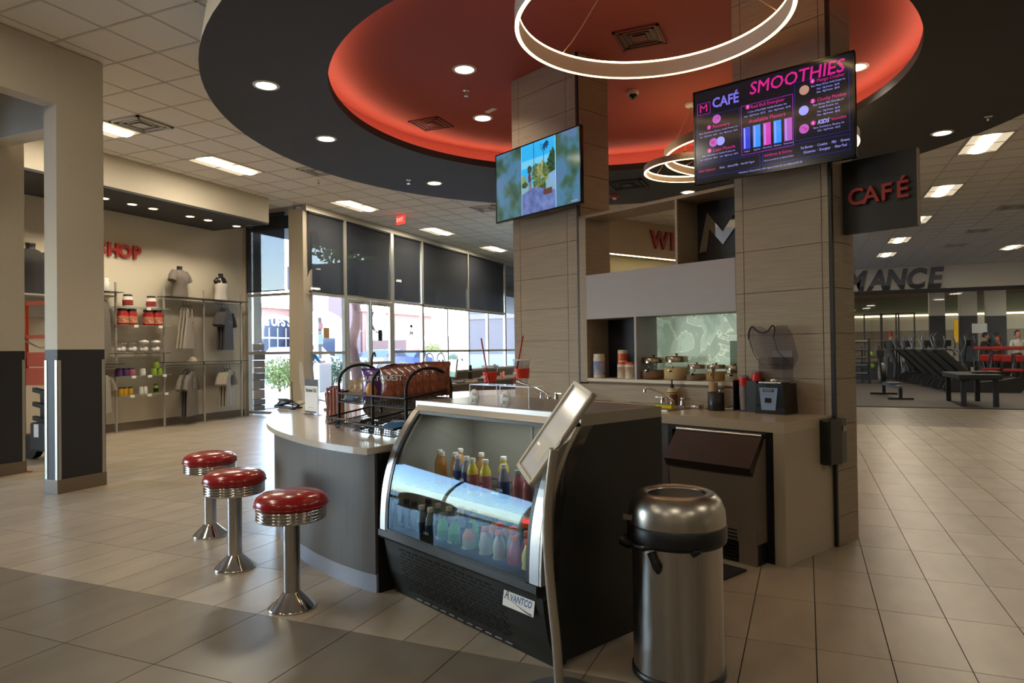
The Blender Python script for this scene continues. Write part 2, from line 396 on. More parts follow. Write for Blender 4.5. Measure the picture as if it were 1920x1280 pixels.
# ---- charcoal ring with the red dome
OC, ORr = (-1.925, 7.98), 4.62; IC, IR = (-1.925, 7.19), 2.93; SZ, DZ = 4.12, 4.42
N = 120
def cring(c, r, z): return [(c[0]+r*math.cos(2*PI*i/N), c[1]+r*math.sin(2*PI*i/N), z) for i in range(N)]
def strip(mb, a, b, sm=True):
    mb.add(a+b, [(i, (i+1) % N, N+(i+1) % N, N+i) for i in range(N)], 0, sm); return mb
dome = thing('ceiling_canopy', 'round charcoal ceiling canopy with a lit red dome over the cafe', 'canopy', (0, 0, 0)); dome['kind'] = 'structure'
strip(MB(), cring(IC, IR, SZ), cring(OC, ORr, SZ), False).build('soffit', m_soff, dome)
strip(MB(), cring(OC, ORr, SZ), cring(OC, ORr-.09, CZ)).build('rim', m_wall, dome)
strip(strip(strip(strip(MB(), cring(IC, IR, SZ), cring(IC, IR, SZ+.09)), cring(IC, IR, SZ+.09), cring(IC, IR+.012, SZ+.09)), cring(IC, IR+.012, SZ+.09), cring(IC, IR+.012, SZ+.04)), cring(IC, IR+.012, SZ+.04), cring(IC, IR+.2, SZ+.04)).build('lip', m_soff, dome)
rr = strip(MB(), cring(IC, IR+.2, SZ+.04), cring(IC, IR+.2, DZ))
rr.add(cring(IC, IR+.2, DZ), [tuple(range(N))]); rr.build('red_dome', m_red, dome)
cv = MB(); a1, a2 = IR+.03, IR+.07
strip(cv, cring(IC, a1, SZ+.075), cring(IC, a2, SZ+.075), False); cv.build('cove_light', m_cove, dome)
def downlight(x, y, z, r, label, m=m_lamp, power=34, grp='round recessed downlights'):
    t = thing('downlight', label, 'light', (x, y, z), group=grp)
    MB().lathe([(r*.78, .004), (r*.8, -.006), (r, -.006), (r+.006, .004)], n=28).build('trim_ring', m_white, t)
    MB().lathe([(1e-5, -.004), (r*.79, -.004)], n=28).build('diffuser', m, t)
    if power: light('downlight_beam', 'SPOT', (x, y, z-.03), power, (1, .86, .66), angle=120)
    return t
for x, y, l in [(-4.91, 5.28, 'downlight in the charcoal ring nearest the left pillar'), (-5.475, 6.92, 'downlight in the charcoal ring, second from the left'), (-5.40, 9.50, 'downlight in the charcoal ring left of the small screen'), (1.63, 10.08, 'downlight in the charcoal ring above the cafe sign'), (-1.82, 11.98, 'small far downlight just over the top of the shelf unit')]:
    downlight(x, y, SZ-.002, .125, l)
for x, y, l in [(-3.27, 6.42, 'larger downlight in the red dome above the sprinkler'), (-3.754, 7.87, 'downlight in the red dome by the small white label'), (.54, 8.15, 'downlight in the red dome at the right end of the menu screen')]:
    downlight(x, y, DZ-.002, .125, l, power=40)
m_redv = mat('red_vent_paint', (120, 44, 34), .6)
v1 = vent(0, 0, 'red painted square grille flush in the red dome, nearer the left rim', m_redv, DZ-.004, (-4.46, 7.78), m_redv); v1.scale = (.75, .75, .5)
v2 = vent(0, 0, 'red painted square grille in the dome inside the big ring light', m_redv, DZ-.004, (-1.41, 6.47), m_black); v2.scale = (.75, .75, .5)
v3 = vent(0, 0, 'charcoal painted grille in the ring beside the tall pillar', m_soff, SZ-.004, (-2.63, 10.95), m_black)
def sprinkler(x, y, z, label, m=m_chrome):
    t = thing('fire_sprinkler', label, 'sprinkler', (x, y, z), group='fire sprinklers')
    MB().lathe([(.045, 0), (.045, -.006), (.02, -.012)], n=16).build('escutcheon', m, t)
    MB().lathe([(.012, -.01), (.012, -.05), (.006, -.055), (.028, -.06), (.028, -.064)], n=12).build('head', m, t); return t
sprinkler(-3.526, 6.96, DZ, 'sprinkler head in the red dome under the brightest downlight'); sprinkler(-5.657, 9.14, SZ, 'sprinkler head in the charcoal ring above the third window shade')
sprinkler(2.02, 9.6, SZ, 'sprinkler head in the charcoal ring at the right'); p = gp(597, 338, CZ); sprinkler(p.x, p.y, CZ, 'tiny sprinkler head in the tiles right of the second diffuser')
p = gp(1852, 339, CZ); sprinkler(p.x, p.y, CZ, 'small sprinkler head in the tiles over the gym')
tag(MB().box(-.09, .09, -.035, .035, -.004, 0).build('ceiling_label', m_white, None, (-3.546, 7.665, DZ), (0, 0, -.5)), 'small white label stuck on the red dome', 'label')
def dome_cam(x, y, z, label):
    t = thing('security_camera', label, 'camera', (x, y, z), group='dome security cameras')
    MB().lathe([(.06, 0), (.065, -.03), (.058, -.05)], n=24).build('housing', m_white, t)
    MB().lathe([(.05, -.045), (.046, -.075), (.03, -.095), (1e-4, -.103)], n=24).build('dome', mat('smoked_dome', (12, 12, 14), .08), t); return t
dome_cam(-1.785, 7.78, DZ, 'white dome security camera in the red dome under the ring light'); dome_cam(-10.85, 11.15, 4.2, 'white dome security camera at the corner of the shop soffit')
t = thing('fire_alarm', 'red and white fire alarm strobe on the charcoal ring by the pillar', 'alarm', tuple(gp(1152, 366, SZ)))
MB().lathe([(.09, 0), (.09, -.03), (.05, -.045)], n=20).build('base', mat('alarm_red', (150, 24, 28), .4), t); MB().lathe([(.035, -.04), (.035, -.07), (.01, -.08)], n=14).build('strobe', m_white, t)

# ---- outer walls
m_sill = mat('sill_grey', (150, 150, 150), .5)
def struct(name, mb, m, label=None, parent=None): return tag(mb.build(name, m, parent), label, kind='structure' if not parent else None)
struct('wall_right', MB().box(12, 12.2, -8.2, 33.4, 0, CZ+.03), m_wall); struct('wall_back', MB().box(-12.2, 12.2, -8.2, -8, 0, CZ+.03), m_wall)
WL = MB().box(-12.2, -12, 2.8, 12.2, 0, CZ+.03).box(-12.2, -12, -8, -.7, 0, CZ+.03).box(-12.2, -12, -.7, 2.8, 0, .1).box(-12.2, -12, -.7, 2.8, 3.0, CZ+.03)
wl_ = struct('wall_left', WL, m_wall, 'beige shop wall behind the display shelves')
struct('baseboard_left', MB().box(-12, -11.985, 5, 12.2, 0, .15), m_base)
wf = thing('window_1', 'side storefront glazing on the near left', None, (0, 0, 0), kind='structure')
mb = MB()
for k in range(3): mb.box(-12.15, -12.05, -.67+k*1.72-.03, -.67+k*1.72+.03, .1, 3.0)
mb.box(-12.15, -12.05, -.7, 2.8, .1, .16).box(-12.15, -12.05, -.7, 2.8, 2.93, 3.0); mb.build('frame', m_alu, wf)
MB().box(-12.105, -12.095, -.7, 2.8, .1, 3.0).build('pane', m_glass, wf)
# shop bulkhead with its dark soffit
struct('ceiling', MB().box(-12, -10.42, 3.6, 11.25, 4.2, CZ), [m_wall], 'beige bulkhead over the shop shelves')
struct('trim_1', MB().box(-11.99, -10.415, 3.6, 11.24, 4.16, 4.199), m_soff, 'dark soffit under the shop bulkhead')
struct('wall_end', MB().box(-12.2, -11.93, 12.1, 12.3, 0, CZ), m_wall)
for i, (y, l) in enumerate([(8.05, 'first'), (8.59, 'second'), (9.02, 'third'), (9.85, 'fourth'), (10.29, 'fifth'), (11.05, 'sixth')]):
    downlight(-11.12, y, 4.158, .09, '%s warm downlight from the left in the dark shop soffit' % l, m_lampw, 24, 'warm downlights over the shop')
for y in (4.4, 5.2, 6, 6.8, 7.5): light('shop_downlight', 'SPOT', (-11.1, y, 4.12), 14, (1, .82, .52), angle=120)
# pillars on the left with dark wainscot
def stub(name, x0, x1, y0, y1, label, ztop=CZ):
    c = thing(name, label, 'pillar', ((x0+x1)/2, (y0+y1)/2, 0), kind='structure'); a, b = (x1-x0)/2, (y1-y0)/2
    MB().box(-a, a, -b, b, 1.512, ztop).build('upper_wall', m_wall, c); MB().box(-a, a, -b, b, 0, 1.512).build('wainscot', m_navy, c)
    MB().box(-a-.012, a+.012, -b-.012, b+.012, 0, .145, .004).build('baseboard', m_base, c)
    for sx, sy in ((-1, -1), (1, -1), (1, 1)):
        x, y = sx*a, sy*b; s = .035
        MB().box(x-sx*s, x+sx*.006, y, y+sy*.006, .146, 1.40).box(x, x+sx*.006, y-sy*s, y+sy*.006, .146, 1.40).build('corner_guard', m_alu, c)
    return c
stub('pillar', -7.41, -7.21, 4.69, 5.215, 'beige pillar with black lower half and metal corner guards, nearest on the left')
stub('pillar', -9.25, -8.95, 4.6, 5.42, 'beige and black pillar cut off by the left edge')
struct('beam', MB().box(-7.41, -7.21, -8, 4.689, 4.10, CZ).box(-7.41, -7.21, 4.689, 5.215, CZ-.001, CZ), m_wall, 'beige header running from the left pillar over the camera')['category'] = 'beam'
struct('trim_2', MB().box(-11.99, -7.412, -8, 4.15, 3.84, 4.0), mat('cool_soffit_paint', (176, 170, 168), .8), 'low soffit over the side room on the left')
struct('trim_3', MB().box(-8.94, -7.42, 4.95, 5.2, 4.0, CZ), m_wall, 'beige beam between the two left pillars')

# ---- window wall
gw = thing('window_2', 'tall storefront glazing with grey frames and black roller shades', None, (0, 0, 0), kind='structure')
XW = -10.1
def bar(mb, y0, y1, z0, z1, d=.06): mb.box(XW-d, XW+d*.5, y0, y1, z0, z1)
hb = MB(); bar(hb, 12.0, 30, 4.58, CZ, .08); hb.build('header', m_alu, gw)
for y, z1, w in [(13.4, 4.6, .05), (15.42, 4.6, .07), (16.98, 4.6, .05), (18.45, 2.77, .035), (19.88, 4.6, .035), (21.35, 2.77, .035), (22.85, 4.6, .05), (24.9, 4.6, .05), (27, 4.6, .05)]:
    mb = MB(); bar(mb, y-w, y+w, 0, z1); mb.build('mullion', m_alu, gw)
for y0, y1, z in [(12.2, 13.35, 2.76), (15.49, 22.8, 2.76), (12.2, 13.35, 1.43), (15.49, 27, 1.43), (12.2, 13.35, .1), (15.49, 27, .1), (13.45, 15.35, 2.76)]:
    mb = MB(); bar(mb, y0, y1, z-.03, z+.03); mb.build('rail', m_alu, gw)
MB().box(XW-.02, XW-.01, 12.2, 13.4, 0, 4.6).box(XW-.02, XW-.01, 15.4, 30, 0, 4.6).box(XW-.02, XW-.01, 13.4, 15.4, 2.8, 4.6).build('pane', m_glass, gw)
struct('post', MB().box(-10.54, -10.14, 11.98, 12.28, 0, CZ-.1).box(-10.6, -10.54, 12.1, 12.2, 0, CZ-.1), mat('beige_metal', (182, 172, 152), .5), 'thick beige metal corner post of the window wall')['category'] = 'post'
gl = thing('window_3', 'return pane of the storefront next to the shop wall', None, (0, 0, 0), kind='structure')
MB().box(-11.93, -10.5, 12.14, 12.15, 0, 4.6).build('pane', m_glass, gl)
MB().box(-11.93, -10.5, 12.1, 12.2, 4.6, CZ).build('header', m_alu, gl)
for z in (2.77, 1.44, .08): MB().box(-11.9, -10.5, 12.11, 12.18, z-.03, z+.03).build('rail', m_alu, gl)
MB().box(-11.93, -11.85, 12.1, 12.2, 0, 4.6).build('jamb', m_alu, gl)
for y0 in (13.47, 14.42):
    dr = thing('door_1' if y0 < 14 else 'door_2', 'glazed storefront door, %s leaf' % ('left' if y0 < 14 else 'right'), None, (XW, y0, 0), kind='structure'); w = .92
    MB().box(-.03, .03, 0, .06, .02, 2.72).box(-.03, .03, w-.06, w, .02, 2.72).box(-.03, .03, .06, w-.06, 2.62, 2.72).box(-.03, .03, .06, w-.06, .02, .22).build('frame', m_alu, dr)
    MB().box(-.03, .045, .06, w-.06, 1.12, 1.19).build('push_bar', m_alu, dr)
    MB().box(-.004, .004, .06, w-.06, .22, 2.62).build('pane', m_glass, dr)
    MB().box(.03, .08, .3, .62, 2.66, 2.72).tube([(.06, .5, 2.7), (.22, .7, 2.72), (.05, .86, 2.73)], .008, 6).build('door_closer', m_alu, dr)
    if y0 > 14: MB().box(.006, .009, .34, .52, 1.72, 2.0).box(.009, .01, .37, .49, 1.9, 1.97).build('door_notice', m_black, dr)
m_shade = screenfab('black_mesh_shade', (32, 36, 44), .045)
def shade(name, p0, p1, z0, z1, label, sag=0.0):
    """roller shade hanging in the plane from p0 to p1"""
    p0, p1 = Vector(p0), Vector(p1); d = p1-p0; nrm = Vector((d.y, -d.x)).normalized(); t = thing('roller_shade', label, 'shade', (p0.x, p0.y, z0), group='black roller shades')
    rows = []
    for j in range(13):
        z = (z1-z0)*j/12; r = []
        for i in range(17):
            s = i/16; q = d*s+nrm*(.03+.012*math.sin(s*9+j*.2)*(1-j/12)+sag*.05*math.sin(s*5)*(1-j/12)); q = q+d*(.03*sag*(1-j/12)*(1 if i == 0 else 0)); r.append((q.x, q.y, z))
        rows.append(r)
    MB().sheet(rows).build('fabric', m_shade, t)
    MB().tube([tuple((nrm*.04).to_3d()+Vector((0, 0, z1-z0-.02))), tuple((d+nrm*.04).to_3d()+Vector((0, 0, z1-z0-.02)))], .035, 10).build('roller', m_black, t)
    MB().tube([tuple((nrm*.03).to_3d()), tuple((d+nrm*.03).to_3d())], .014, 8).build('hem_bar', m_black, t); return t
shade('s', (-11.84, 12.08), (-10.72, 12.08), 2.85, 4.6, 'blue looking sunlit roller shade next to the shop wall, left of the thick post')
for y0, y1, zb, l, sg in [(12.12, 13.36, 2.80, 'first black roller shade right of the thick post, with a slanting fold', 1), (13.47, 15.33, 2.80, 'black roller shade over the glass doors', .6), (15.56, 16.9, 2.82, 'narrow black roller shade right of the doors', .2),
                          (17.04, 19.83, 2.72, 'wide black roller shade, second from the pillar', .2), (19.93, 22.75, 2.72, 'black roller shade nearest the panelled pillar', .1)]:
    shade('s', (XW+.03, y1), (XW+.03, y0), zb, 4.58, l, -sg)
tag(MB().box(-12.0, -10.3, 12.35, 40, 4.3, 4.6).box(-15.2, -10.3, 17.2, 40, 3.45, 4.2).build('walkway_canopy', m_soff), 'dark canopy roof over the walk outside the windows', kind='structure')
struct('wall_window_end', MB().box(-10.2, -10.0, 30, 33.4, 0, CZ), m_wall)
t = thing('exit_sign', 'small red illuminated exit sign hanging before the windows', 'sign', tuple(gp(751, 403, CZ-.02)), -.4)
MB().box(-.16, .16, -.02, .02, -.22, -.02, .005).build('housing', emit('exit_red', (255, 60, 50), 1.1), t); text('lettering', 'EXIT', emit('exit_white', (255, 190, 170), 1.4), t, (0, -.022, -.12), .13)
tag(MB().tube([(0, 0, 0), (0, 0, .05)], .01).build('hanger', m_white, t, (0, 0, -.03)))

# ---- diagonal wall behind the shelves, with red letters
A0, A1 = Vector((-5.4, 14.9)), Vector((-2.0, 20.8)); dv = (A1-A0).normalized(); ang = math.atan2(dv.y, dv.x)
dw = thing('wall_diagonal', 'wood look header of the wellness wall', None, (A0.x, A0.y, 0), ang, kind='structure'); Ld = (A1-A0).length
MB().box(0, Ld, 0, .2, 3.82, CZ).build('header', mat('warm_cladding', (176, 150, 122), .6, rgb2=(186, 160, 132), scale=3, stretch=(3, 3, 40)), dw)
MB().box(0, Ld, .02, .06, 3.80, 3.818).build('led_strip', m_led, dw)
MB().box(0, Ld, .6, .7, 0, CZ).build('pale_wall', mat('sage_wall', (196, 200, 180), .7), dw)
p = gp(1209, 422, CZ); s0 = (Vector((p.x, p.y))-A0).dot(dv)
for i, ch in enumerate('WI'): text('letter', ch, m_redl, dw, (s0+.2+.50*i, -.03, 4.27), .64, ext=.025, off=.02)

# ---- gym header, knee wall, room behind
GYM = 33.0
struct('wall_front', MB().box(-10.1, -3.2, GYM, GYM+.2, 0, CZ), m_wall)
gh = thing('wall_gym_header', 'white header over the gym with big grey lettering', None, (0, GYM, 0), kind='structure')
MB().box(-3.2, 12.2, 0, .3, 3.75, CZ).build('header', m_wall, gh); MB().box(-3.2, 12.2, -.02, .3, 3.6, 3.75).build('dark_trim', m_navy, gh)
m_l1 = mat('grey_letter', (92, 92, 94), .5); m_l2 = mat('dark_letter', (36, 36, 38), .5)
xe = aty(1768, 530, GYM).x
adv = {'M': 1.04, 'A': .92, 'N': .93, 'C': .84, 'E': .76}; x = xe-.66
for ch in 'ECNAM':
    text('letter', ch, m_l1, gh, (x+.32, -.03, 4.16), 1.14, ext=.012, off=.05, shear=.2, sx=.86); x -= {'E': .79, 'C': .85, 'N': .78, 'A': 1.0, 'M': 1.1}[ch]*.86
MB().box(-3, xe+.1, -.045, -.043, 3.755, 3.765).build('letter_base_line', m_l2, gh)
kw = struct('wall_gym_knee', MB().box(-3.2, 12.2, GYM, GYM+.12, 0, .72), m_navy, 'low black wall under the gym glazing')
gg = thing('window_4', 'frameless glass panels between gym and back room', None, (0, GYM, 0), kind='structure')
for k in range(7): MB().box(-3.2+2.2*k, -3.2+2.2*k+2.18, .05, .06, .72, 3.6).build('pane', m_glass, gg)
br = thing('wall_back_room', 'back room beyond the gym glass, dark green above a light line', None, (0, 0, 0), kind='structure')
YB = 42.0; zl = aty(1765, 590, YB).z
MB().box(-6, 16, YB, YB+.1, zl+.03, 4.6).build('upper_wall', mat('dark_sage', (88, 90, 72), .8), br)
MB().box(-6, 16, YB-.02, YB+.1, zl-.8, zl-.03).build('pale_band', mat('pale_band', (170, 160, 140), .8), br)
MB().box(-6, 16, YB, YB+.1, 0, zl-.8).build('lower_wall', mat('tan_wall', (120, 108, 90), .8), br)
MB().box(-6, 16, YB-.12, YB-.02, zl-.02, zl+.05).build('led_strip', emit('line_led', (250, 236, 180), 1.8), br)
MB().box(-6, 16, GYM+.1, YB, 4.0, 4.1).build('ceiling_panel', mat('dark_red_ceiling', (88, 26, 22), .8), br)
MB().box(-6, 16, GYM+.1, YB, -.1, -.0).build('floor_slab', m_rubber, br)
MB().box(-6.1, -6, GYM, YB, 0, 4.1).box(16, 16.1, GYM, YB, 0, 4.1).build('side_wall', m_wall, br)
for px, l in ((1757, 'left'), (1815, 'middle'), (1867, 'right')):
    q = aty(px, 620, 36.5); c = thing('gym_pillar', 'beige pillar with grey lower half seen through the gym glass, %s of three' % l, 'pillar', (q.x, 36.5, 0), kind='structure'); w = .31 if px < 1800 else .34 if px < 1850 else .38
    zc = aty(px, 592, 36.5).z
    MB().box(-w, w, -.15, .15, zc, 4.0).build('upper_half', m_wall, c); MB().box(-w, w, -.15, .15, 0, zc).build('lower_half', m_soff, c)
for k in range(4): light('back_room_light', 'AREA', (0+4*k, 38, 3.9), 30, (1, .85, .65), (.6, .6))
q = gp(1629, 560, 3.95)
# unseen ceiling lights added for bounce and fill
for x, y in [(-5, -2), (-5.6, 2.6), (0, -2), (5, -2), (-5, 1.2), (5, 2.5), (9, 8), (9, 14), (9, 20), (9, 27), (-3, -5.5), (4, -5.5), (-3, 22), (-3, 27)]:
    light('room_fill_light', 'AREA', (x, y, CZ-.03), 26, (1, .88, .70), (.6, 1.2))

# ================================================================ CAFE ISLAND (local x = u, local y = v)
V0 = 4.985
def clad_column(label, u0, u1, depth, strips, ztop=DZ):
    c = cafe('pillar', label, 'pillar', u0, V0, 0, kind='structure'); w = u1-u0
    MB().box(.012, w-.012, .012, depth, 0, ztop).build('core', m_cladk, c)
    MB().box(w-.024, w-.002, .002, .024, 0, ztop).build('corner_reveal', m_blackm, c)
    zs = [0, .21, .54] + [.873+.332*k for k in range(0, 11)] + [ztop]
    zs = [z for z in zs if z < ztop-.05]+[ztop]
    cache = {}
    def pan(w_, h_, side):
        k = (round(w_, 3), round(h_, 3), side)
        if k not in cache:
            cache[k] = (MB().box(.0025, w_-.0025, 0, .012, .0025, h_-.0025) if side == 'f' else MB().box(-.012, 0, .0025, w_-.0025, .0025, h_-.0025)).mesh('cladding_panel', m_clad)
        return cache[k]
    xs = [0, strips[0], strips[1], w-.024]
    for j in range(len(zs)-1):
        for i in range(3): link('cladding_panel', pan(xs[i+1]-xs[i], zs[j+1]-zs[j], 'f'), c, (xs[i], 0, zs[j]))
        link('cladding_panel', pan(depth-.024, zs[j+1]-zs[j], 's'), c, (w, .024, zs[j]))
    MB().box(0, .012, .012, depth, 0, ztop).build('left_face', m_clad, c)
    return c
clad_column('tall woodgrain clad pillar behind the small screen', -5.65, -4.66, .47, (.115, .83))
clad_column('woodgrain clad pillar behind the menu screen', -2.945, -2.17, .36, (.075, .70))

# shelf unit bridging the two pillars
su = cafe('display_shelf', 'woodgrain shelf unit with lilac front panel between the two pillars', 'shelf', -4.66, V0, 0)
W_ = 1.715; D_ = .34
MB().box(0, .09, 0, D_, 1.12, 2.76, .002).build('side_panel', m_clad, su)
MB().box(.0, W_, 0, D_, 2.735, 2.765, .002).build('top_board', m_clad, su)
MB().box(.09, W_, .0, D_, 1.13, 1.16, .002).build('bottom_board', mat('pale_shelf_edge', (186, 172, 148), .4), su)
MB().box(.09, W_, .012, D_, 1.105, 1.13).build('shadow_gap', m_cladk, su)
MB().box(.09, W_, 0, .03, 1.735, 2.17, .002).build('front_panel', m_fascia, su)
MB().box(.09, W_, .03, D_, 2.14, 2.168).build('middle_board', m_clad, su); MB().box(.09, W_, .03, D_, 1.736, 1.76).build('lower_soffit', m_clad, su)
MB().box(1.14, 1.165, .0, D_, 2.168, 2.735, .002).build('divider', m_clad, su)
MB().box(.675, .70, .0, D_, 1.16, 1.736, .002).build('divider', m_fascia, su)
MB().box(1.165, W_, D_-.03, D_-.01, 2.168, 2.735).build('back_panel', m_navy, su)
MB().box(.09, .675, D_-.02, D_, 1.16, 1.736).build('back_panel', mat('navy_panel', (22, 24, 38), .6), su)
# frosted glass with a marbled film
gm = bpy.data.materials.new('marbled_glass'); gm.use_nodes = True
n = gm.node_tree.nodes; l = gm.node_tree.links; b = n['Principled BSDF']; tc = n.new('ShaderNodeTexCoord'); nz = n.new('ShaderNodeTexNoise')
nz.inputs['Scale'].default_value = 3.2; nz.inputs['Detail'].default_value = 3; nz.inputs['Distortion'].default_value = 1.6; cr = n.new('ShaderNodeValToRGB')
for p, c in ((.36, (150, 172, 150)), (.44, (178, 198, 176)), (.5, (172, 190, 166)), (.515, (226, 236, 214)), (.535, (160, 178, 154)), (.66, (150, 168, 148))):
    e = cr.color_ramp.elements.new(p); e.color = lin(c)
cr.color_ramp.elements.remove(cr.color_ramp.elements[0]); cr.color_ramp.elements.remove(cr.color_ramp.elements[-1])
l.new(tc.outputs['Object'], nz.inputs['Vector']); l.new(nz.outputs['Fac'], cr.inputs[0]); l.new(cr.outputs[0], b.inputs['Base Color'])
b.inputs['Roughness'].default_value = .4; b.inputs['Emission Strength'].default_value = .3; l.new(cr.outputs[0], b.inputs['Emission Color'])
MB().box(.70, W_, D_-.03, D_-.015, 1.16, 1.736).build('backlit_panel', gm, su)
MB().box(1.47, 1.67, D_-.034, D_-.031, 1.19, 1.50).build('square_reflection', mat('dark_green_reflection', (96, 116, 88), .15), su)  # square reflection in the panel, painted as a dark green plate
# mirror letter M, half hidden by the pillar
k = .20/110
def mp(x, y): return (1.185+(x-1018)*.00126, 2.64-(y-262)*.00107)
Mp = [(1085, 262), (1207, 440), (1330, 262), (1400, 583), (1338, 583), (1315, 402), (1207, 545), (1103, 402), (1078, 583), (1018, 588)]
MB().prism([mp(*q) for q in Mp], D_-.042, D_-.031, 'y').build('mirror_letter', mat('mirror', (235, 230, 222), .03, 1.0), su)
MB().box(.0, W_, 0, .012, .95, 1.104).build('splash_panel', m_clad, su)

# stone worktop with waterfall end
wt = cafe('worktop', 'beige speckled stone worktop with waterfall end below the menu screen', 'counter', -2.28, 4.29, 0)
MB().prism([(.08, 0), (.08, .69), (-3.3, .69), (-3.3, 1.55), (-3.75, 1.62), (-4.2, 1.45), (-4.42, 1.05), (-4.42, .5), (-4.2, .1), (-3.8, 0)], .875, .945).build('top', m_stone, wt)
MB().box(0, .08, 0, .69, .0, .875, .002).build('waterfall_leg', m_stoneb, wt)
MB().box(-.84, -.80, .0, .69, 0, .875).box(-.80, 0, .64, .69, 0, .875).box(-.80, 0, .0, .05, .84, .875).box(-.05, -.001, .0, .64, .0, .875).build('black_frame', m_blackm, wt)
MB().box(-3.2, -.86, .05, .67, .1, .874).build('base_cabinet', m_lamin, wt)
MB().box(-4.3, -3.21, .1, 1.4, .1, .874, .03).build('base_cabinet', m_lamin, wt)
MB().box(-1.36, -.97, .18, .56, .946, .950).box(-1.34, -.99, .2, .54, .9505, .952).build('sink_rim', m_steelh, wt)

# curved front counter
arc = [(-3.625, 2.02), (-3.78, 1.985), (-4.1, 1.955), (-4.5, 1.965), (-5.0, 2.03), (-5.5, 2.16), (-6.0, 2.36), (-6.6, 2.66), (-7.2, 3.02), (-7.8, 3.45), (-8.3, 3.9), (-8.75, 4.4), (-9.1, 4.95)]
def smooth(P, n=6):
    o = []
    for i in range(len(P)-1):
        p0, p1, p2, p3 = P[max(i-1, 0)], P[i], P[i+1], P[min(i+2, len(P)-1)]
        for k in range(n):
            t = k/n; o.append(tuple(.5*((2*p1[a])+(-p0[a]+p2[a])*t+(2*p0[a]-5*p1[a]+4*p2[a]-p3[a])*t*t+(-p0[a]+3*p1[a]-3*p2[a]+p3[a])*t**3) for a in range(len(p1))))
    return o+[P[-1]]
def offs(P, d):
    o = []
    for i in range(len(P)):
        t = Vector(P[min(i+1, len(P)-1)])-Vector(P[max(i-1, 0)]); t.normalize(); o.append((P[i][0]+t.y*d, P[i][1]-t.x*d))
    return o
A = smooth(arc)
def band(o, i, z0, z1, m, name, par):
    O = offs(A, o); I = offs(A, i); mb = MB(); n_ = len(A)
    vs = [(x, y, z) for P, z in ((O, z0), (O, z1), (I, z1), (I, z0)) for x, y in P]; fs = []
    for k in range(n_-1):
        for r in range(4): a = r*n_; b_ = ((r+1) % 4)*n_; fs.append((a+k, a+k+1, b_+k+1, b_+k))
    fs += [(0, n_, 2*n_, 3*n_), (n_-1, 4*n_-1, 3*n_-1, 2*n_-1)]
    return mb.add(vs, fs).build(name, m, par)
ct = cafe('bar_counter', 'curved white quartz bar counter with grey laminate front', 'counter', 0, 0, 0)
t_ = Vector((1, 0))
m_wq = mat('white_quartz', (206, 196, 180), .12, var=.05, scale=120)
sgn = 1 if offs(A, .1)[20][1] > A[20][1] else -1      # inward side
band(0, sgn*.85, .835, .875, m_wq, 'top', ct); band(sgn*.06, sgn*.10, .11, .834, m_lamin, 'front_panel', ct)
band(sgn*.066, sgn*.09, 0, .109, m_kick, 'toe_kick', ct); band(sgn*.72, sgn*.76, .05, .834, m_lamin, 'inner_panel', ct)
MB().box(-3.65, -3.63, 2.1, 2.8, .0, .834).build('end_panel', m_blackm, ct)

# ---------------------------------------------------------------- refrigerated display case
FW = 1.4
fr = cafe('display_fridge', 'black curved glass drinks fridge with steel top beside the bar', 'fridge', -3.6, 2.16, 0)
side = [(.03, .03), (.005, .2), (0, .38), (-.002, .58), (.004, .69), (.017, .79), (.05, .88), (.10, .97), (.15, 1.04), (.19, 1.085), (.81, 1.085), (.81, .03)]
m_fblk = mat('black_vinyl_steel', (24, 26, 24), .5, var=.25, scale=3, bump=.04)
for x in (0, FW-.03): MB().prism(side, x, x+.03, 'x').build('side_panel', m_fblk, fr)
glp = [(-.078, .40), (-.074, .50), (-.062, .62), (-.035, .74), (.005, .85), (.055, .94), (.11, 1.02), (.165, 1.085)]
glp = smooth(glp, 3)
def gsheet(x0, x1, d=0.0, P=glp): return [[(x, y+d, z) for y, z in P] for x in (x0, x1)]
def thick(mb, x0, x1, d0, d1, P=glp):
    q = [(y+d0, z) for y, z in P]+[(y+d1, z) for y, z in reversed(P)]; return mb.prism(q, x0, x1, 'x')
thick(MB(), .02, .075, -.006, .05).build('steel_trim', m_steel, fr); thick(MB(), FW-.075, FW-.015, -.006, .05).build('steel_trim', m_steel, fr)
thick(MB(), FW-.015, FW, -.004, .11, [(.0+p[0], p[1]) for p in glp]).build('trim_return', m_steel, fr)
g = MB(); thick(g, .075, .10, -.004, .02); thick(g, FW-.10, FW-.075, -.004, .02); g.box(.1, FW-.1, -.082, -.06, .395, .412).box(.1, FW-.1, .15, .165, 1.066, 1.085); g.build('gasket', m_black, fr)
MB().sheet(gsheet(.10, FW-.10, .0)).build('curved_glass', glassy('fridge_glass', (236, 240, 236), .93, .0, 1.42, (.62, .85, 1)), fr)
MB().box(.03, FW-.03, .2, .81, 1.085, 1.142, .004).add([(.02, .165, 1.085), (FW-.02, .165, 1.085), (FW-.02, .21, 1.141), (.02, .21, 1.141)], [(0, 1, 2, 3)]).box(0, FW, .19, .81, 1.085, 1.14).build('steel_top', m_steelh, fr)
lp = [(.03, .0), (.015, .06), (-.014, .14), (-.035, .25), (-.045, .33), (-.075, .345), (-.085, .36), (-.083, .395), (.1, .395), (.1, .0)]
MB().prism(lp, .0, FW-.03, 'x').build('lower_front', m_fblk, fr)
sl = MB(); k0 = (-.045+.014)/(.33-.14)
for r in range(13):
    z = .30-.02*r
    y = -.014+(z-.14)*k0 if z > .14 else .015-(z-.06)*.36
    for c_ in range(13):
        if c_ > 11 and r < 1: continue
        x = .16+.072*c_+.026*(r % 2)
        if x > 1.1 and z > .16 and z < .34 and False: continue
        sl.box(x, x+.048, y-.0045, y+.002, z-.0035, z+.0035)
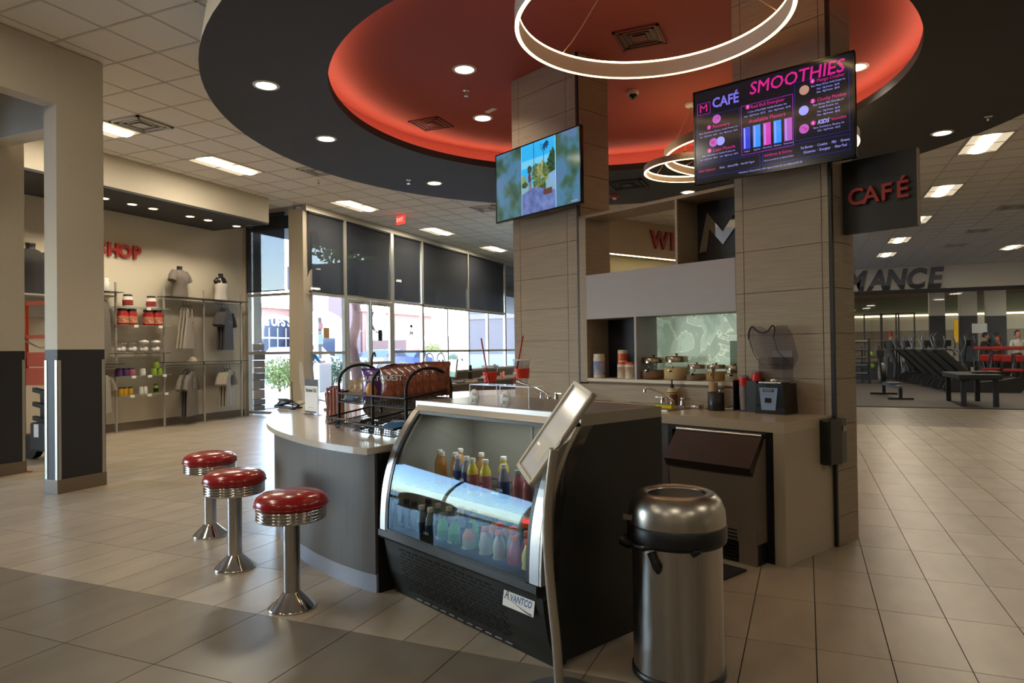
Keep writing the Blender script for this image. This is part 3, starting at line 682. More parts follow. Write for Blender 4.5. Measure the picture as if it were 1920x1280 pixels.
tag(sl.build('vent_slots', mat('slot_black', (4, 4, 5), .9), fr), kind='stuff')
mb = MB()
for k_ in range(11): mb.box(.27+.078*k_, .27+.078*k_+.05, .004, .012, .028, .031)
tag(mb.build('bottom_louvre', m_alu, fr), kind='stuff')
for x in (.33, .78, 1.33):
    MB().lathe([(.006, 0), (.006, .003), (.001, .004)], n=8).build('screw', m_black, fr, (x, -.045, .325), (PI/2, 0, 0))
lbl = MB().box(0, .215, -.001, .001, 0, .095).build('maker_plate', m_pink, fr, (1.10, -.052, .235), (-.16, 0, 0))
printed('plate_lettering', [('A', .010, .056, .072, 1, 'LEFT', .62, .001, .2), ('VANTCO', .048, .046, .044, 0, 'LEFT', .82, .001, .2), ('REFRIGERATION', .085, .08, .014, 0, 'LEFT', 1.1)], [mat('logo_blue', (30, 96, 160), .5), m_black], lbl, (0, -.0018, 0))
sw = [(.012+.19*i/16, -.0017, .026+.012*math.cos(i/16*PI*1.0)-.008*(i/16)) for i in range(17)]
MB().tube(sw, [.0006+.003*(i/16)**2 for i in range(17)], 5).build('logo_swoosh', m_black, lbl)
m_fin = mat('fridge_interior', (150, 147, 136), .8)
LN = [(.02, .3), (.02, .69), (.07, .88), (.12, .97), (.19, 1.068), (.6, 1.068), (.6, .3)]
MB().box(.03, FW-.03, .60, .62, .30, 1.085).prism(LN, .031, .04, 'x').prism(LN, FW-.04, FW-.031, 'x').box(.03, FW-.03, .2, .6, 1.07, 1.084).build('interior_liner', m_fin, fr)
light('fridge_lamp', 'AREA', tuple(L(-2.9, 2.54, 1.04)), 1.8, (.92, .97, 1), (1.1, .05), (0, 0, -TH))
MB().box(.03, FW-.03, -.04, .6, .32, .335).build('deck', m_fin, fr)
wr = MB()
for i in range(34): x = .06+i*(FW-.12)/33; wr.box(x-.0012, x+.0012, .04, .58, .642, .6455)
wr.box(.045, FW-.045, .035, .041, .638, .646).box(.045, FW-.045, .3, .306, .638, .642).box(.045, FW-.045, .57, .576, .638, .646); wr.build('wire_shelf', m_chrome, fr)
MB().box(.045, FW-.045, .018, .034, .625, .655).build('price_rail', mat('price_rail', (170, 166, 158), .3), fr)
MB().box(1.18, 1.34, .012, .0175, .63, .646).build('red_indicator', emit('red_led', (255, 30, 30), 1.2), fr)
MB().box(.1, FW-.1, .35, .40, 1.045, 1.068).build('lamp_bar', mat('lamp_cover', (200, 205, 196), .4), fr)
for x in (.62, 1.0, 1.05): MB().box(x, x+.012, .588, .598, .35, 1.04).build('back_stile', m_alu, fr)

# bottles
def bottle(name, body, cap, label_, desc, cat='bottle', h=.2, r=.034, shape='sport', mark=None, mk=(230, 230, 225), grp=None):
    t = thing(name, desc, cat, (0, 0, 0), -TH, group=grp)
    if shape == 'sport': pr = [(r*.9, 0), (r, .006), (r, h*.32), (r*.9, h*.38), (r*.98, h*.46), (r*.98, h*.6), (r*.75, h*.74), (r*.5, h*.85), (r*.48, h*.9)]
    elif shape == 'slim': pr = [(r*.92, 0), (r, .005), (r, h*.6), (r*.86, h*.72), (r*.5, h*.84), (r*.42, h*.9)]
    else: pr = [(r*.92, 0), (r, .006), (r*.98, h*.3), (r*.86, h*.42), (r, h*.55), (r*.95, h*.68), (r*.55, h*.82), (r*.5, h*.9)]
    MB().lathe(pr, n=20).build('body', body, t)
    MB().lathe([(r*.56, h*.88), (r*.58, h*.89), (r*.58, h*.985), (r*.5, h)], n=16).build('cap', cap, t)
    if label_:
        z0, z1 = (.08, .3) if shape == 'sport' else (.12, .56)
        MB().lathe([(r*1.012, h*z0), (r*1.012, h*z1)], n=20).build('label_wrap', label_, t)
        if mark: text('mark', mark, mat('mark%d%d%d' % mk, mk, .6), t, (0, -r*1.05, h*(z0+z1)/2), h*.2 if len(mark) < 2 else h*.085, off=.0008)
    return t
C = lambda nm, rgb, r=.15: mat(nm, rgb, r+.15, coat=.05)
c_or = C('cap_orange', (236, 104, 34), .4); c_gr = C('cap_grey', (150, 156, 150), .4); c_gn = C('cap_green', (14, 84, 56), .4); c_wh = C('cap_white', (222, 218, 206), .4)
bt = {
 'yel': lambda d: bottle('sports_drink', C('drink_yellow', (206, 208, 96)), c_or, C('lab_g1', (190, 200, 120)), d, mark='G'),
 'red': lambda d: bottle('sports_drink', C('drink_red', (176, 60, 58)), c_or, C('lab_g2', (170, 110, 104)), d, mark='G'),
 'whi': lambda d: bottle('sports_drink', C('drink_clear', (198, 204, 204)), c_or, C('lab_g3', (214, 216, 210)), d, mark='G', mk=(40, 44, 46)),
 'blu': lambda d: bottle('sports_drink', C('drink_blue', (40, 96, 130)), c_or, None, d),
 'grn': lambda d: bottle('water_bottle', C('drink_green', (110, 196, 92)), c_gr, C('lab_green', (84, 170, 86)), d, 'bottle', .205, .033, 'slim', 'PRIME'),
 'pch': lambda d: bottle('juice_bottle', C('drink_peach', (222, 156, 84)), c_gn, C('lab_peach', (160, 180, 96)), d, 'bottle', .19, .036, 'waist', 'REAL', (240, 240, 230)),
 'wat': lambda d: bottle('water_bottle', C('drink_water', (120, 134, 146), .08), c_wh, C('lab_navy', (44, 60, 92)), d, 'bottle', .215, .031, 'slim', 'AQUA', (150, 170, 200)),
 'lif': lambda d: bottle('water_bottle', C('drink_smart', (78, 82, 88), .08), C('cap_dark', (60, 60, 66), .4), C('lab_dark', (52, 46, 56)), d, 'bottle', .225, .032, 'slim', 'LIFE', (220, 220, 220)),
 'shk': lambda d: bottle('shake_bottle', C('shake_gold', (196, 138, 58)), c_wh, C('lab_gold', (196, 150, 92)), d, 'bottle', .2, .031, 'slim'),
 'yshk': lambda d: bottle('shake_bottle', C('shake_yellow', (216, 200, 60)), c_wh, C('lab_pink', (168, 104, 116)), d, 'bottle', .2, .032, 'waist', 'FIT', (60, 40, 60)),
 'blk': lambda d: bottle('water_bottle', C('drink_lav', (128, 130, 150)), c_wh, C('lab_blue2', (48, 62, 120)), d, 'bottle', .2, .031, 'slim', 'CORE', (220, 220, 230)),
 'can': lambda d: bottle('drink_bottle', C('drink_rose', (168, 92, 96)), c_gr, C('lab_rose', (150, 92, 96)), d, 'bottle', .18, .031, 'slim'),
}
names = {'yel': 'yellow sports drink with orange cap', 'red': 'red sports drink with orange cap', 'whi': 'clear white sports drink with orange cap', 'blu': 'blue sports drink with orange cap', 'grn': 'green water bottle with grey cap', 'pch': 'peach juice bottle with dark green cap',
         'wat': 'water bottle with white cap and navy label', 'lif': 'dark labelled water bottle', 'shk': 'golden shake bottle with white cap', 'yshk': 'yellow and pink shake bottle with white cap', 'blk': 'blue labelled bottle with white cap', 'can': 'rose coloured bottle with grey cap'}
proto = {}
def put(kind, u, v, z, where, grp):
    d = '%s, %s' % (names[kind], where)
    if kind not in proto: o = bt[kind](d); proto[kind] = o
    else: o = copy_tree(proto[kind]); o['label'] = d
    o.location = L(u, v, z); o.rotation_euler = (0, 0, -TH+random.uniform(-.2, .2)); o['group'] = grp; return o
g1 = 'drinks on the fridge deck'; g2 = 'drinks on the wire shelf of the fridge'
FR = [(-2.44, 'yel'), (-2.54, 'red'), (-2.66, 'whi'), (-2.77, 'whi'), (-2.91, 'pch'), (-3.04, 'grn'), (-3.15, 'grn'), (-3.27, 'wat'), (-3.36, 'wat'), (-3.44, 'lif'), (-3.52, 'lif')]
wh_ = {-2.44: 'front row at the right end of the deck', -2.54: 'front row, second from the right end', -2.66: 'front row, between a red and another white one', -2.77: 'front row, next to the peach juice', -2.91: 'front row of the deck', -3.04: 'front row beside the peach juice', -3.15: 'front row beside the waters',
       -3.27: 'front row beside the green bottles', -3.36: 'front row, left of its twin', -3.44: 'front row, second from the left end', -3.52: 'front row at the left end'}
for u, k_ in FR: put(k_, u, 2.225, .3355, wh_[u], g1)
B2 = [(-2.45, 'red'), (-2.55, 'red'), (-2.66, 'whi'), (-2.77, 'blu'), (-2.88, 'pch'), (-3.0, 'grn'), (-3.11, 'wat'), (-3.22, 'wat'), (-3.33, 'wat'), (-3.43, 'lif')]
for i, (u, k_) in enumerate(B2): put(k_, u, 2.32, .3355, 'second row, place %s from right' % ['one', 'two', 'three', 'four', 'five', 'six', 'seven', 'eight', 'nine', 'ten'][i], g1)
for i, (u, k_) in enumerate([(-2.46, 'red'), (-2.56, 'yel'), (-2.68, 'blu'), (-2.80, 'pch'), (-2.92, 'pch'), (-3.05, 'wat'), (-3.17, 'wat'), (-3.29, 'wat')]): put(k_, u, 2.42, .3355, 'third row, place %s from right' % ['one', 'two', 'three', 'four', 'five', 'six', 'seven', 'eight'][i], g1)
UP = [(-3.42, 2.40, 'shk', 'leftmost on the wire shelf'), (-3.34, 2.36, 'shk', 'second on the wire shelf'), (-3.37, 2.52, 'shk', 'behind the golden pair'), (-3.26, 2.40, 'shk', 'third on the wire shelf'), (-3.18, 2.36, 'blk', 'left one beside the gold shakes'), (-3.10, 2.36, 'blk', 'right one beside the yellow shakes'), (-3.14, 2.5, 'shk', 'behind the blue labels'),
      (-3.02, 2.34, 'yshk', 'left one of the yellow pair'), (-2.93, 2.36, 'yshk', 'right one of the yellow pair'), (-2.94, 2.5, 'yshk', 'behind the yellow pair'), (-2.74, 2.33, 'blk', 'single one right of the gap'), (-2.64, 2.34, 'can', 'left one by the tilted sign'), (-2.56, 2.34, 'can', 'middle one by the tilted sign'), (-2.47, 2.34, 'blk', 'behind the tilted sign'), (-2.39, 2.36, 'can', 'rightmost on the wire shelf')]
for u, v, k_, d in UP: put(k_, u, v, .648, d, g2)

# ---------------------------------------------------------------- stools
m_chb = mat('band_dark', (40, 40, 46), .2, .8)
def stool(loc, label):
    t = thing('bar_stool', label, 'stool', loc, group='red topped diner stools')
    MB().lathe([(.192, .575), (.201, .59), (.201, .612), (.19, .632), (.16, .652), (.09, .665), (1e-4, .668)], n=48).lathe([(.197, .583), (.206, .588), (.197, .593)], n=48).build('seat', m_redvin, t)
    pr = [(.06, .50)]+[(.186, .505)]
    for k_ in range(4): z = .508+k_*.017; pr += [(.186, z), (.194, z+.003), (.194, z+.011), (.186, z+.014)]
    MB().lathe(pr+[(.186, .578)], n=48).build('ribbed_band', m_chrome, t)
    MB().lathe([(.046, .09), (.046, .505)], n=32).build('pole', m_steel, t)
    MB().lathe([(.132, 0), (.135, .006), (.13, .014), (.052, .088), (.047, .094)], n=40).build('base', m_chrome, t); return t
st = stool(tuple(gp(548, 1138)), 'red topped chrome stool nearest the camera'); dup(st, tuple(gp(441, 1064)), None, 'middle one of the three red topped chrome stools'); dup(st, tuple(gp(395, 1003)), None, 'red topped chrome stool farthest from the camera, on the left')

# ---------------------------------------------------------------- trash can
tc_ = cafe('trash_can', 'round brushed steel trash can with open domed lid and black band', 'trash can', -1.835, 2.575)
MB().lathe([(.203, 0), (.206, .004), (.206, .03), (.20, .034)], n=48).build('foot_ring', m_black, tc_)
MB().lathe([(.198, .03), (.198, .60)], n=64).build('body', m_steel, tc_)
MB().lathe([(.205, .585), (.216, .595), (.219, .61), (.219, .665), (.213, .672)], n=48).build('band', m_black, tc_)
dm = [(.214, .668), (.215, .69), (.211, .735), (.195, .775), (.17, .80), (.148, .808), (.132, .802), (.127, .79)]
MB().lathe(dm, n=64).build('dome_lid', m_steelh if False else mat('steel_dome', (188, 182, 172), .3, 1.0, var=.12, scale=7, stretch=(3, 3, .2)), tc_)
MB().lathe([(.1265, .792), (.12, .70), (.12, .62)], n=32).build('throat', m_black, tc_)
MB().box(-.045, .0, -.004, 0, -.012, .012).build('badge', m_steelh, tc_, (-.10, -.186, .70), (0, 0, .2))
bagm = mat('bin_bag', (14, 14, 16), .3, bump=.4, scale=60)
def bagbit(x, y, z, pts, w): MB().tube([(x+a, y, z+c) for a, c in pts], w, 6).build('bag_edge', bagm, tc_)
bagbit(-.02, -.205, .585, [(-.09, .02), (-.05, .0), (0, .005), (.04, .015), (.07, .02)], [.006, .012, .02, .014, .006]); bagbit(.015, -.205, .575, [(0, 0), (.012, -.03), (.03, -.06), (.035, -.085)], [.02, .016, .02, .006])
bagbit(.17, -.115, .585, [(-.03, .01), (0, 0), (.03, .012)], [.008, .02, .008]); bagbit(-.15, -.145, .58, [(-.04, 0), (0, -.01), (.04, 0)], [.03, .025, .02])

# ---------------------------------------------------------------- tilted sign stand in front of the fridge
C0 = Vector((0, 0, CAM_H)); Rv = Vector((AX.x, AY.x, AZ.x)); Uv = Vector((AX.y, AY.y, AZ.y)); Fv = Vector((AX.z, AY.z, AZ.z))
ss = cafe('sign_stand', 'silver curved floor stand holding a tilted white sign frame before the fridge', 'sign stand', -2.035, 2.02)
MB().lathe([(.17, 0), (.17, .006), (.15, .012), (.02, .018)], n=40).build('base_plate', mat('grey_base', (110, 108, 104), .4, .6), ss)
pp = [(0, .0, .01), (-.012, .0, .2), (-.045, -.0, .45), (-.06, 0, .62), (-.055, 0, .78), (-.03, 0, .94), (-.012, .0, 1.03)]
MB().tube(smooth([(x-.0, y, z) for x, y, z in pp], 5), .021, 12).build('curved_pole', mat('silver_pole', (176, 166, 150), .35, .7), ss)
MB().tube([(-.02, 0, 1.02), (.02, .0, 1.05), (.04, 0, 1.08)], .006, 6).build('bracket', m_alu, ss)
a_ = Vector((.905, 0, .0)); lv = (Rv*.274+Uv*.40); sv = (Rv*.072-Uv*.012-Fv*.27)
LX = lv.normalized(); SN = LX.cross(sv).normalized(); SY = SN.cross(LX)
if SN.dot(Vector((0, 0, 1))) < 0: SN = -SN; SY = -SY
Ms = Matrix((LX, SY, SN)).transposed().to_4x4()
pcen = C0 + ray(1040, 809)*(3.05/FPX)
sfr = link('sign_frame', MB().box(-.24, .24, -.14, .14, -.012, 0).mesh('sign_frame', m_alu), ss)
sfr.matrix_local = (Matrix.Translation(ss.location) @ Matrix.Rotation(-TH, 4, 'Z')).inverted() @ Matrix.Translation(pcen) @ Ms
fb = MB()
for q in ((-.24, .24, -.14, -.12), (-.24, .24, .12, .14), (-.24, -.22, -.14, .14), (.22, .24, -.14, .14)): fb.box(q[0], q[1], q[2], q[3], 0, .012, .003)
fb.build('snap_edge', mat('pale_frame', (206, 198, 182), .35), sfr)
MB().box(-.22, .22, -.12, .12, 0, .002).build('poster', mat('poster_white', (226, 222, 220), .12, coat=.5), sfr); MB().box(-.15, -.06, -.06, .05, .0021, .0026).build('poster_print', mat('poster_tan', (212, 202, 184), .3), sfr)

# ================================================================ SCREENS, SIGN, RING LIGHTS
def toUV(P): return (P.x*math.cos(TH)-P.y*math.sin(TH), P.x*math.sin(TH)+P.y*math.cos(TH))
def plv(px, py, v):
    r = ray(px, py); ru, rv = toUV(r); t = v/rv; return ru*t, CAM_H+r.z*t
def tvset(label, c, w, h, rot, back):
    t = thing('wall_screen', label, 'screen', c, rot)
    MB().box(-w/2, w/2, 0, .035, -h/2, h/2, .004).box(-w/2, w/2, -.006, 0, -h/2, -h/2+.018).box(-w/2, w/2, -.006, 0, h/2-.012, h/2).box(-w/2, -w/2+.012, -.006, 0, -h/2, h/2).box(w/2-.012, w/2, -.006, 0, -h/2, h/2).build('bezel', mat('screen_bezel', (12, 12, 14), .15), t)
    MB().box(-.2, .2, .035, .07, -.15, .15).box(-.03, .03, .07, back, -.03, .03).build('wall_mount', m_blackm, t)
    return t
mw, mh = 1.175, .735
tv = tvset('large menu screen with purple and blue smoothie menu', (-.2245, 5.3625, 3.097), mw, mh, math.radians(-16.7), .12)
E_ = lambda nm, rgb, s=1.0: emit('px_'+nm, rgb, s)
e_bg, e_pk, e_wh, e_bl, e_pu, e_db = E_('bg', (10, 10, 26), .6), E_('pink', (206, 32, 132), .75), E_('lilac', (160, 160, 250), .8), E_('blue', (70, 80, 220), .6), E_('purple', (170, 40, 190), .9), E_('frame', (50, 60, 200), .4)
MB().box(-mw/2+.012, mw/2-.012, -.0012, 0, -mh/2+.018, mh/2-.012).build('display', e_bg, tv)
X0, Z0 = -mw/2+.02, mh/2-.02; UW, UH = mw-.04, mh-.045     # unit square, origin top left
def ux(a): return X0+a*UW
def uz(b): return Z0-b*UH
fr_ = MB()
def outline(mb, a0, a1, b0, b1, mi=0, w=.0022):
    x0, x1, z1, z0 = ux(a0), ux(a1), uz(b0), uz(b1)
    rect(mb, x0, x1, z0, z0+w, mi); rect(mb, x0, x1, z1-w, z1, mi); rect(mb, x0, x0+w, z0, z1, mi); rect(mb, x1-w, x1, z0, z1, mi)
outline(fr_, .01, .31, .27, .80); outline(fr_, .32, .655, .26, .80, 1); outline(fr_, .665, .985, .15, .76); outline(fr_, .01, .44, .82, .96); outline(fr_, .455, .985, .79, .95); outline(fr_, .012, .105, .12, .25, 1)
fr_.build('menu_frames', [e_db, e_pu], tv, (0, -.002, 0), (PI/2, 0, 0))
sm = [('CAFÉ', ux(.12), uz(.155), .105, 2, 'LEFT', .86, .003), ('SMOOTHIES', ux(.375), uz(.10), .13, 0, 'LEFT', .94, 0, .12), ('SMOOTHIES', ux(.375)+.003, uz(.10)+.001, .13, 0, 'LEFT', .94, 0, .12), ('SMOOTHIES', ux(.375)+.0015, uz(.10)-.0015, .13, 0, 'LEFT', .94, 0, .12), ('M', ux(.058), uz(.185), .085, 0, 'CENTER', 1.1),
      ('Recovery', ux(.12), uz(.415), .036, 0), ('Base, Strawberry, Banana, Vanilla Protein, Ice', ux(.16), uz(.465), .017, 1, 'CENTER'), ('16oz · 24g Protein · $6.95     24oz · 48g Protein · $8.50', ux(.16), uz(.505), .016, 1, 'CENTER', .85),
      ('Lean Muscle', ux(.12), uz(.68), .036, 0), ('Base, Chocolate or Vanilla Protein, Ice', ux(.16), uz(.725), .017, 1, 'CENTER'), ('16oz · 24g Protein · $6.95     24oz · 48g Protein · $8.50', ux(.16), uz(.765), .016, 1, 'CENTER', .85),
      ('Red Bull Energizer', ux(.385), uz(.295), .036, 0, 'LEFT', .93), ('1 Can of Red Bull, Vanilla Protein, Ice', ux(.49), uz(.345), .019, 1, 'CENTER'), ('16oz · 24g Protein · $7.75     24oz · 48g Protein · $9.75', ux(.49), uz(.385), .017, 1, 'CENTER', .9), ('Available Flavors', ux(.49), uz(.45), .040, 0, 'CENTER'),
      ('Mango Crusher', ux(.80), uz(.187), .034, 0, 'LEFT', .85), ('Base, Mango, Banana, Vanilla Protein, Ice', ux(.865), uz(.232), .017, 1, 'CENTER', .8), ('16oz · 24g Protein · $6.95', ux(.865), uz(.27), .018, 1, 'CENTER', .8), ('24oz · 48g Protein · $8.50', ux(.865), uz(.305), .018, 1, 'CENTER', .8),
      ('Chunky Monkey', ux(.80), uz(.385), .034, 0, 'LEFT', .85), ('Base, Banana, PB2, Chocolate or', ux(.865), uz(.43), .017, 1, 'CENTER', .9), ('Vanilla Protein, Ice', ux(.865), uz(.465), .017, 1, 'CENTER'), ('16oz · 24g Protein · $6.95', ux(.865), uz(.505), .018, 1, 'CENTER', .8), ('24oz · 48g Protein · $8.50', ux(.865), uz(.54), .018, 1, 'CENTER', .8),
      ('KIDS', ux(.80), uz(.615), .040, 1, 'LEFT', .9, .001, .3), ('Smoothie', ux(.88), uz(.61), .03, 0, 'LEFT', .85), ('Base, Strawberry, Banana, Ice', ux(.865), uz(.665), .017, 1, 'CENTER'), ('12oz · 10g Protein · $4.25', ux(.865), uz(.70), .018, 1, 'CENTER', .8),
      ('Base Options:', ux(.018), uz(.89), .028, 0, 'LEFT', .85), ('Water  ·  Almond Milk  ·  Non-Fat Yogurt', ux(.165), uz(.89), .022, 1, 'LEFT', .72), ('Additives & Extras:', ux(.465), uz(.85), .030, 0, 'LEFT', .9), ('Add to any smoothie for an additional $1.00/ea', ux(.465), uz(.905), .016, 1, 'LEFT', .7),
      ('Fat Burner  ·  Creatine  ·  PB2  ·  Greens', ux(.84), uz(.845), .026, 1, 'CENTER', .75), ('Glutamine  ·  Energizer  ·  Fiber Fuel', ux(.84), uz(.895), .026, 1, 'CENTER', .75), ('*Substitute whey protein with vegan protein for an additional $1.00', ux(.50), uz(.985), .017, 1, 'CENTER')]
for i, (a, b_) in enumerate([(.095, .41), (.095, .675), (.365, .285), (.775, .18), (.775, .385), (.775, .61)]): sm.append((str(i+1), ux(a), uz(b_)-.001, .028, 1, 'CENTER', 1, .001))
for i, s_ in enumerate(('Original', 'Sugarfree', 'White Peach', 'Blueberry', 'Watermelon')): sm.append((s_, ux(.355+.067*i), uz(.765), .015, 1, 'CENTER', .9))
printed('menu_lettering', sm, [e_pk, e_wh, E_('steel', (120, 110, 220), .7)], tv, (0, -.0032, 0))
pb = MB()
for a, b_ in [(.095, .41), (.095, .675), (.365, .285), (.775, .18), (.775, .385), (.775, .61)]: disc(pb, ux(a), uz(b_), .017, 0)
for a, b_, mi in [(.15, .335, 1), (.125, .59, 1), (.175, .59, 2), (.725, .25, 3), (.72, .46, 2), (.72, .65, 1)]: disc(pb, ux(a), uz(b_), .034, mi)
for a, b_, r in [(.158, .325, .010), (.142, .345, .008), (.73, .655, .010), (.715, .635, .008), (.12, .59, .015)]: disc(pb, ux(a), uz(b_), r, 0, .0003)
for i, mi in enumerate((4, 5, 6, 5, 1)):
    x0 = ux(.33+.067*i); rect(pb, x0, x0+.056, uz(.74), uz(.50), mi); rect(pb, x0+.008, x0+.018, uz(.73), uz(.51), 2, .0002)
tag(pb.build('menu_pictures', [e_pk, E_('mauve', (180, 90, 190), .7), E_('pale', (150, 150, 240), .8), E_('mango', (200, 150, 130), .6), E_('navy', (40, 60, 200), .8), E_('sky', (40, 130, 240), .9), E_('rose', (200, 50, 170), .8)], tv, (0, -.0026, 0), (PI/2, 0, 0)), kind='stuff')

pw, ph_ = 1.31, .745
t2 = tvset('smaller wall screen showing a palm lined path photo', (-2.50, 6.47, 3.196), pw, ph_, math.radians(-27.6), .2)
MB().box(-pw/2+.008, pw/2-.008, -.0012, 0, -ph_/2+.014, ph_/2-.008).build('display', E_('dark_teal', (44, 78, 104), .8), t2)
q = MB(); x0, x1 = -.215, .30; hb_ = -.05; b0 = -ph_/2+.014; b1 = ph_/2-.008
rect(q, x0, x1, hb_, b1, 0); rect(q, x0, x1, .12, .2, 9, .0001); rect(q, x0, x1, b0, hb_, 1, .0001)
def blob(mb, cx, cy, r, mi, z, n=40, sy=1, rough=.22, clamp=(-.212, .297)):
    lo, hi = clamp; mb.add([(min(max(cx+r*(1+random.uniform(-rough, rough))*math.cos(2*PI*i/n), lo), hi), cy+sy*r*(1+random.uniform(-rough, rough))*math.sin(2*PI*i/n), z) for i in range(n)], [tuple(range(n))], mi)
for cx, cy, r, mi, s in [(.02, .05, .085, 3, 1), (.10, .07, .08, 4, 1), (.17, .05, .07, 3, 1), (.27, .10, .09, 5, 1.4), (-.19, -.01, .06, 4, 1), (-.17, -.05, .05, 5, .6), (.06, -.06, .11, 3, .35), (.2, -.02, .1, 4, .3), (-.09, .10, .035, 5, 1.2), (.1, -.12, .06, 5, .8), (.04, -.13, .05, 3, .7)]:
    blob(q, cx, cy, r, mi, .0002+.00005*len(q.f) % .0005, sy=s)
q.add([(x0, hb_-.09, .0004), (-.02, hb_-.04, .0004), (.18, hb_-.10, .0004), (.28, hb_-.12, .0004), (x1, hb_-.14, .0004), (x1, b0, .0004), (x0, b0, .0004)], [tuple(range(7))], 2)
rect(q, .12, .25, -.2, -.14, 6, .0007); q.add([(.20, .0, .0006), (x1, .02, .0006), (x1, -.12, .0006), (.2, -.1, .0006)], [(0, 1, 2, 3)], 7)
for tx, tz in ((.13, .31), (-.02, .36)):
    rect(q, tx-.004, tx+.004, .02, tz, 8, .0008)
for a in (200, 225, 255, 285, 315, 340, 180, 0):
    a = math.radians(a); q.add([(.13, .31, .0009), (.13+.05*math.cos(a+.25), .315+.04*math.sin(a+.25)+.02, .0009), (.13+.085*math.cos(a), .305+.075*math.sin(a), .0009), (.13+.05*math.cos(a-.25), .30+.04*math.sin(a-.25)+.01, .0009)], [(0, 1, 2, 3)], 8)
for pts in ([(-.10, .07), (-.08, .075), (-.075, .05), (-.06, -.02), (-.085, -.04), (-.11, -.03), (-.115, .03)], [(-.10, -.04), (-.09, -.04), (-.095, -.15), (-.105, -.15)], [(-.085, -.04), (-.07, -.04), (-.06, -.14), (-.07, -.14)]):
    q.add([(x, z, .001) for x, z in pts], [tuple(range(len(pts)))], 6)
disc(q, -.088, .095, .014, 6, .001)
q.build('photo', [E_('sky2', (36, 150, 205), 1), E_('haze', (120, 160, 175), .8), emit_noise('path', [(66, 84, 140), (110, 128, 184)], 9, .8), emit_noise('leaf', [(50, 72, 40), (120, 138, 74)], 30, .7), emit_noise('leaf2', [(92, 110, 60), (170, 176, 120)], 34, .7), emit_noise('leaf3', [(16, 40, 34), (62, 92, 60)], 30, .7), E_('brown', (96, 58, 56), .7), E_('pave', (120, 160, 200), .8), E_('palm', (20, 70, 110), .7), E_('sky3', (100, 180, 215), .9)], t2, (0, -.0016, 0), (PI/2, 0, 0))
m_blur = emit_noise('blurred_margin', [(34, 62, 74), (58, 92, 74), (70, 118, 150), (84, 110, 150)], 4.2, .75)
for xa_, xb_ in ((-pw/2+.012, x0-.005), (x1+.006, pw/2-.012)): q = MB(); rect(q, xa_, xb_, b0, b1); q.build('blurred_margin', m_blur, t2, (0, -.0016, 0), (PI/2, 0, 0))
q = MB(); rect(q, x0-.005, x0, b0, b1); rect(q, x1, x1+.006, b0, b1); q.build('photo_border', E_('border', (150, 215, 225), .9), t2, (0, -.0022, 0), (PI/2, 0, 0))
text('maker_lettering', 'PHILIPS', E_('grey', (170, 180, 190), .8), t2, (.56, -.004, -.335), .028)

# cafe blade sign
sv0 = 5.13; uL, zt = plv(1583, 300, sv0); uR, zt2 = plv(1718, 281, sv0); _, zb = plv(1718, 424, sv0); _, zb2 = plv(1584, 438, sv0)
zt = (zt+zt2)/2; zb = (zb+zb2)/2; w = uR-uL
bs = cafe('blade_sign', 'black square blade sign reading cafe in raised red letters', 'sign', uL, sv0, zb)
MB().box(-.02, w, 0, .05, 0, zt-zb, .002).build('board', mat('sign_black', (26, 24, 23), .5), bs); MB().box(w, w+.004, 0, .05, 0, zt-zb).build('edge_band', m_clad, bs)
for i, ch in enumerate('CAFÉ'): text('letter', ch, m_redl, bs, (w*(.18+.215*i), -.016, (zt-zb)*.475), .165, ext=.014, off=.003)

# ring pendants
def ring(name, c, R, z, label, h=.06, cables=3, ztop=DZ, w=.028, tilt=0):
    t = thing('ring_light', label, 'light', (c[0], c[1], z), group='lit ring pendants')
    n = 96; mb = MB()
    def cr_(r, zz): return [(r*math.cos(2*PI*i/n), r*math.sin(2*PI*i/n), zz) for i in range(n)]
    def st(mb, a, b): mb.add(a+b, [(i, (i+1) % n, n+(i+1) % n, n+i) for i in range(n)], 0, True)
    st(mb, cr_(R, 0), cr_(R, h)); st(mb, cr_(R-w, h-.012), cr_(R-w, 0)); st(mb, cr_(R, h), cr_(R-w, h-.012)); mb.build('band', mat('ring_white', (206, 200, 190), .4), t)
    mb = MB(); st(mb, cr_(R-.001, -.003), cr_(R-w+.001, -.003)); st(mb, cr_(R-.001, 0), cr_(R-.001, -.003)); mb.build('lower_diffuser', m_led, t)
    mb = MB(); st(mb, cr_(R-w-.001, h-.014), cr_(R-w-.001, h)); st(mb, cr_(R-w-.001, h), cr_(R-w+.012, h+.002)); mb.build('upper_diffuser', m_led, t)
    for k in range(cables):
        a = 2*PI*k/cables+2.62; p0 = Vector(((R-w/2)*math.cos(a), (R-w/2)*math.sin(a), h)); p1 = Vector((0, 0, ztop-z-.03)); pts = [p0.lerp(p1, s/8)+Vector((0, 0, -.05*math.sin(PI*s/8)+.012*math.sin(5*s+k))) for s in range(9)]
        MB().tube(pts, .004, 5).build('cable', mat('cable_sleeve', (168, 140, 118), .6), t)
        MB().box(-.008, .008, -.008, .008, 0, .02).build('cable_clip', m_chrome, t, tuple(p0))
    MB().lathe([(.07, ztop-z), (.07, ztop-z-.03), (.02, ztop-z-.04)], n=24).build('canopy', m_white, t); return t
ring('ring', (-.92, 4.56), .912, 3.615, 'large lit ring pendant in front of the red dome, above the menu screen', h=.125)
ring('ring', (-1.24, 8.51), .577, 3.6, 'small lit ring pendant, lower of the pair left of the menu screen', h=.075)
ring('ring', (-.495, 8.70), 1.1, 3.76, 'lit ring pendant half hidden behind the menu screen, upper of the pair', h=.1)
p = gp(1274, 291, DZ); t = thing('ceiling_lamp', 'small ribbed round lamp on the red dome seen through the ring', 'light', (p.x, p.y, DZ))
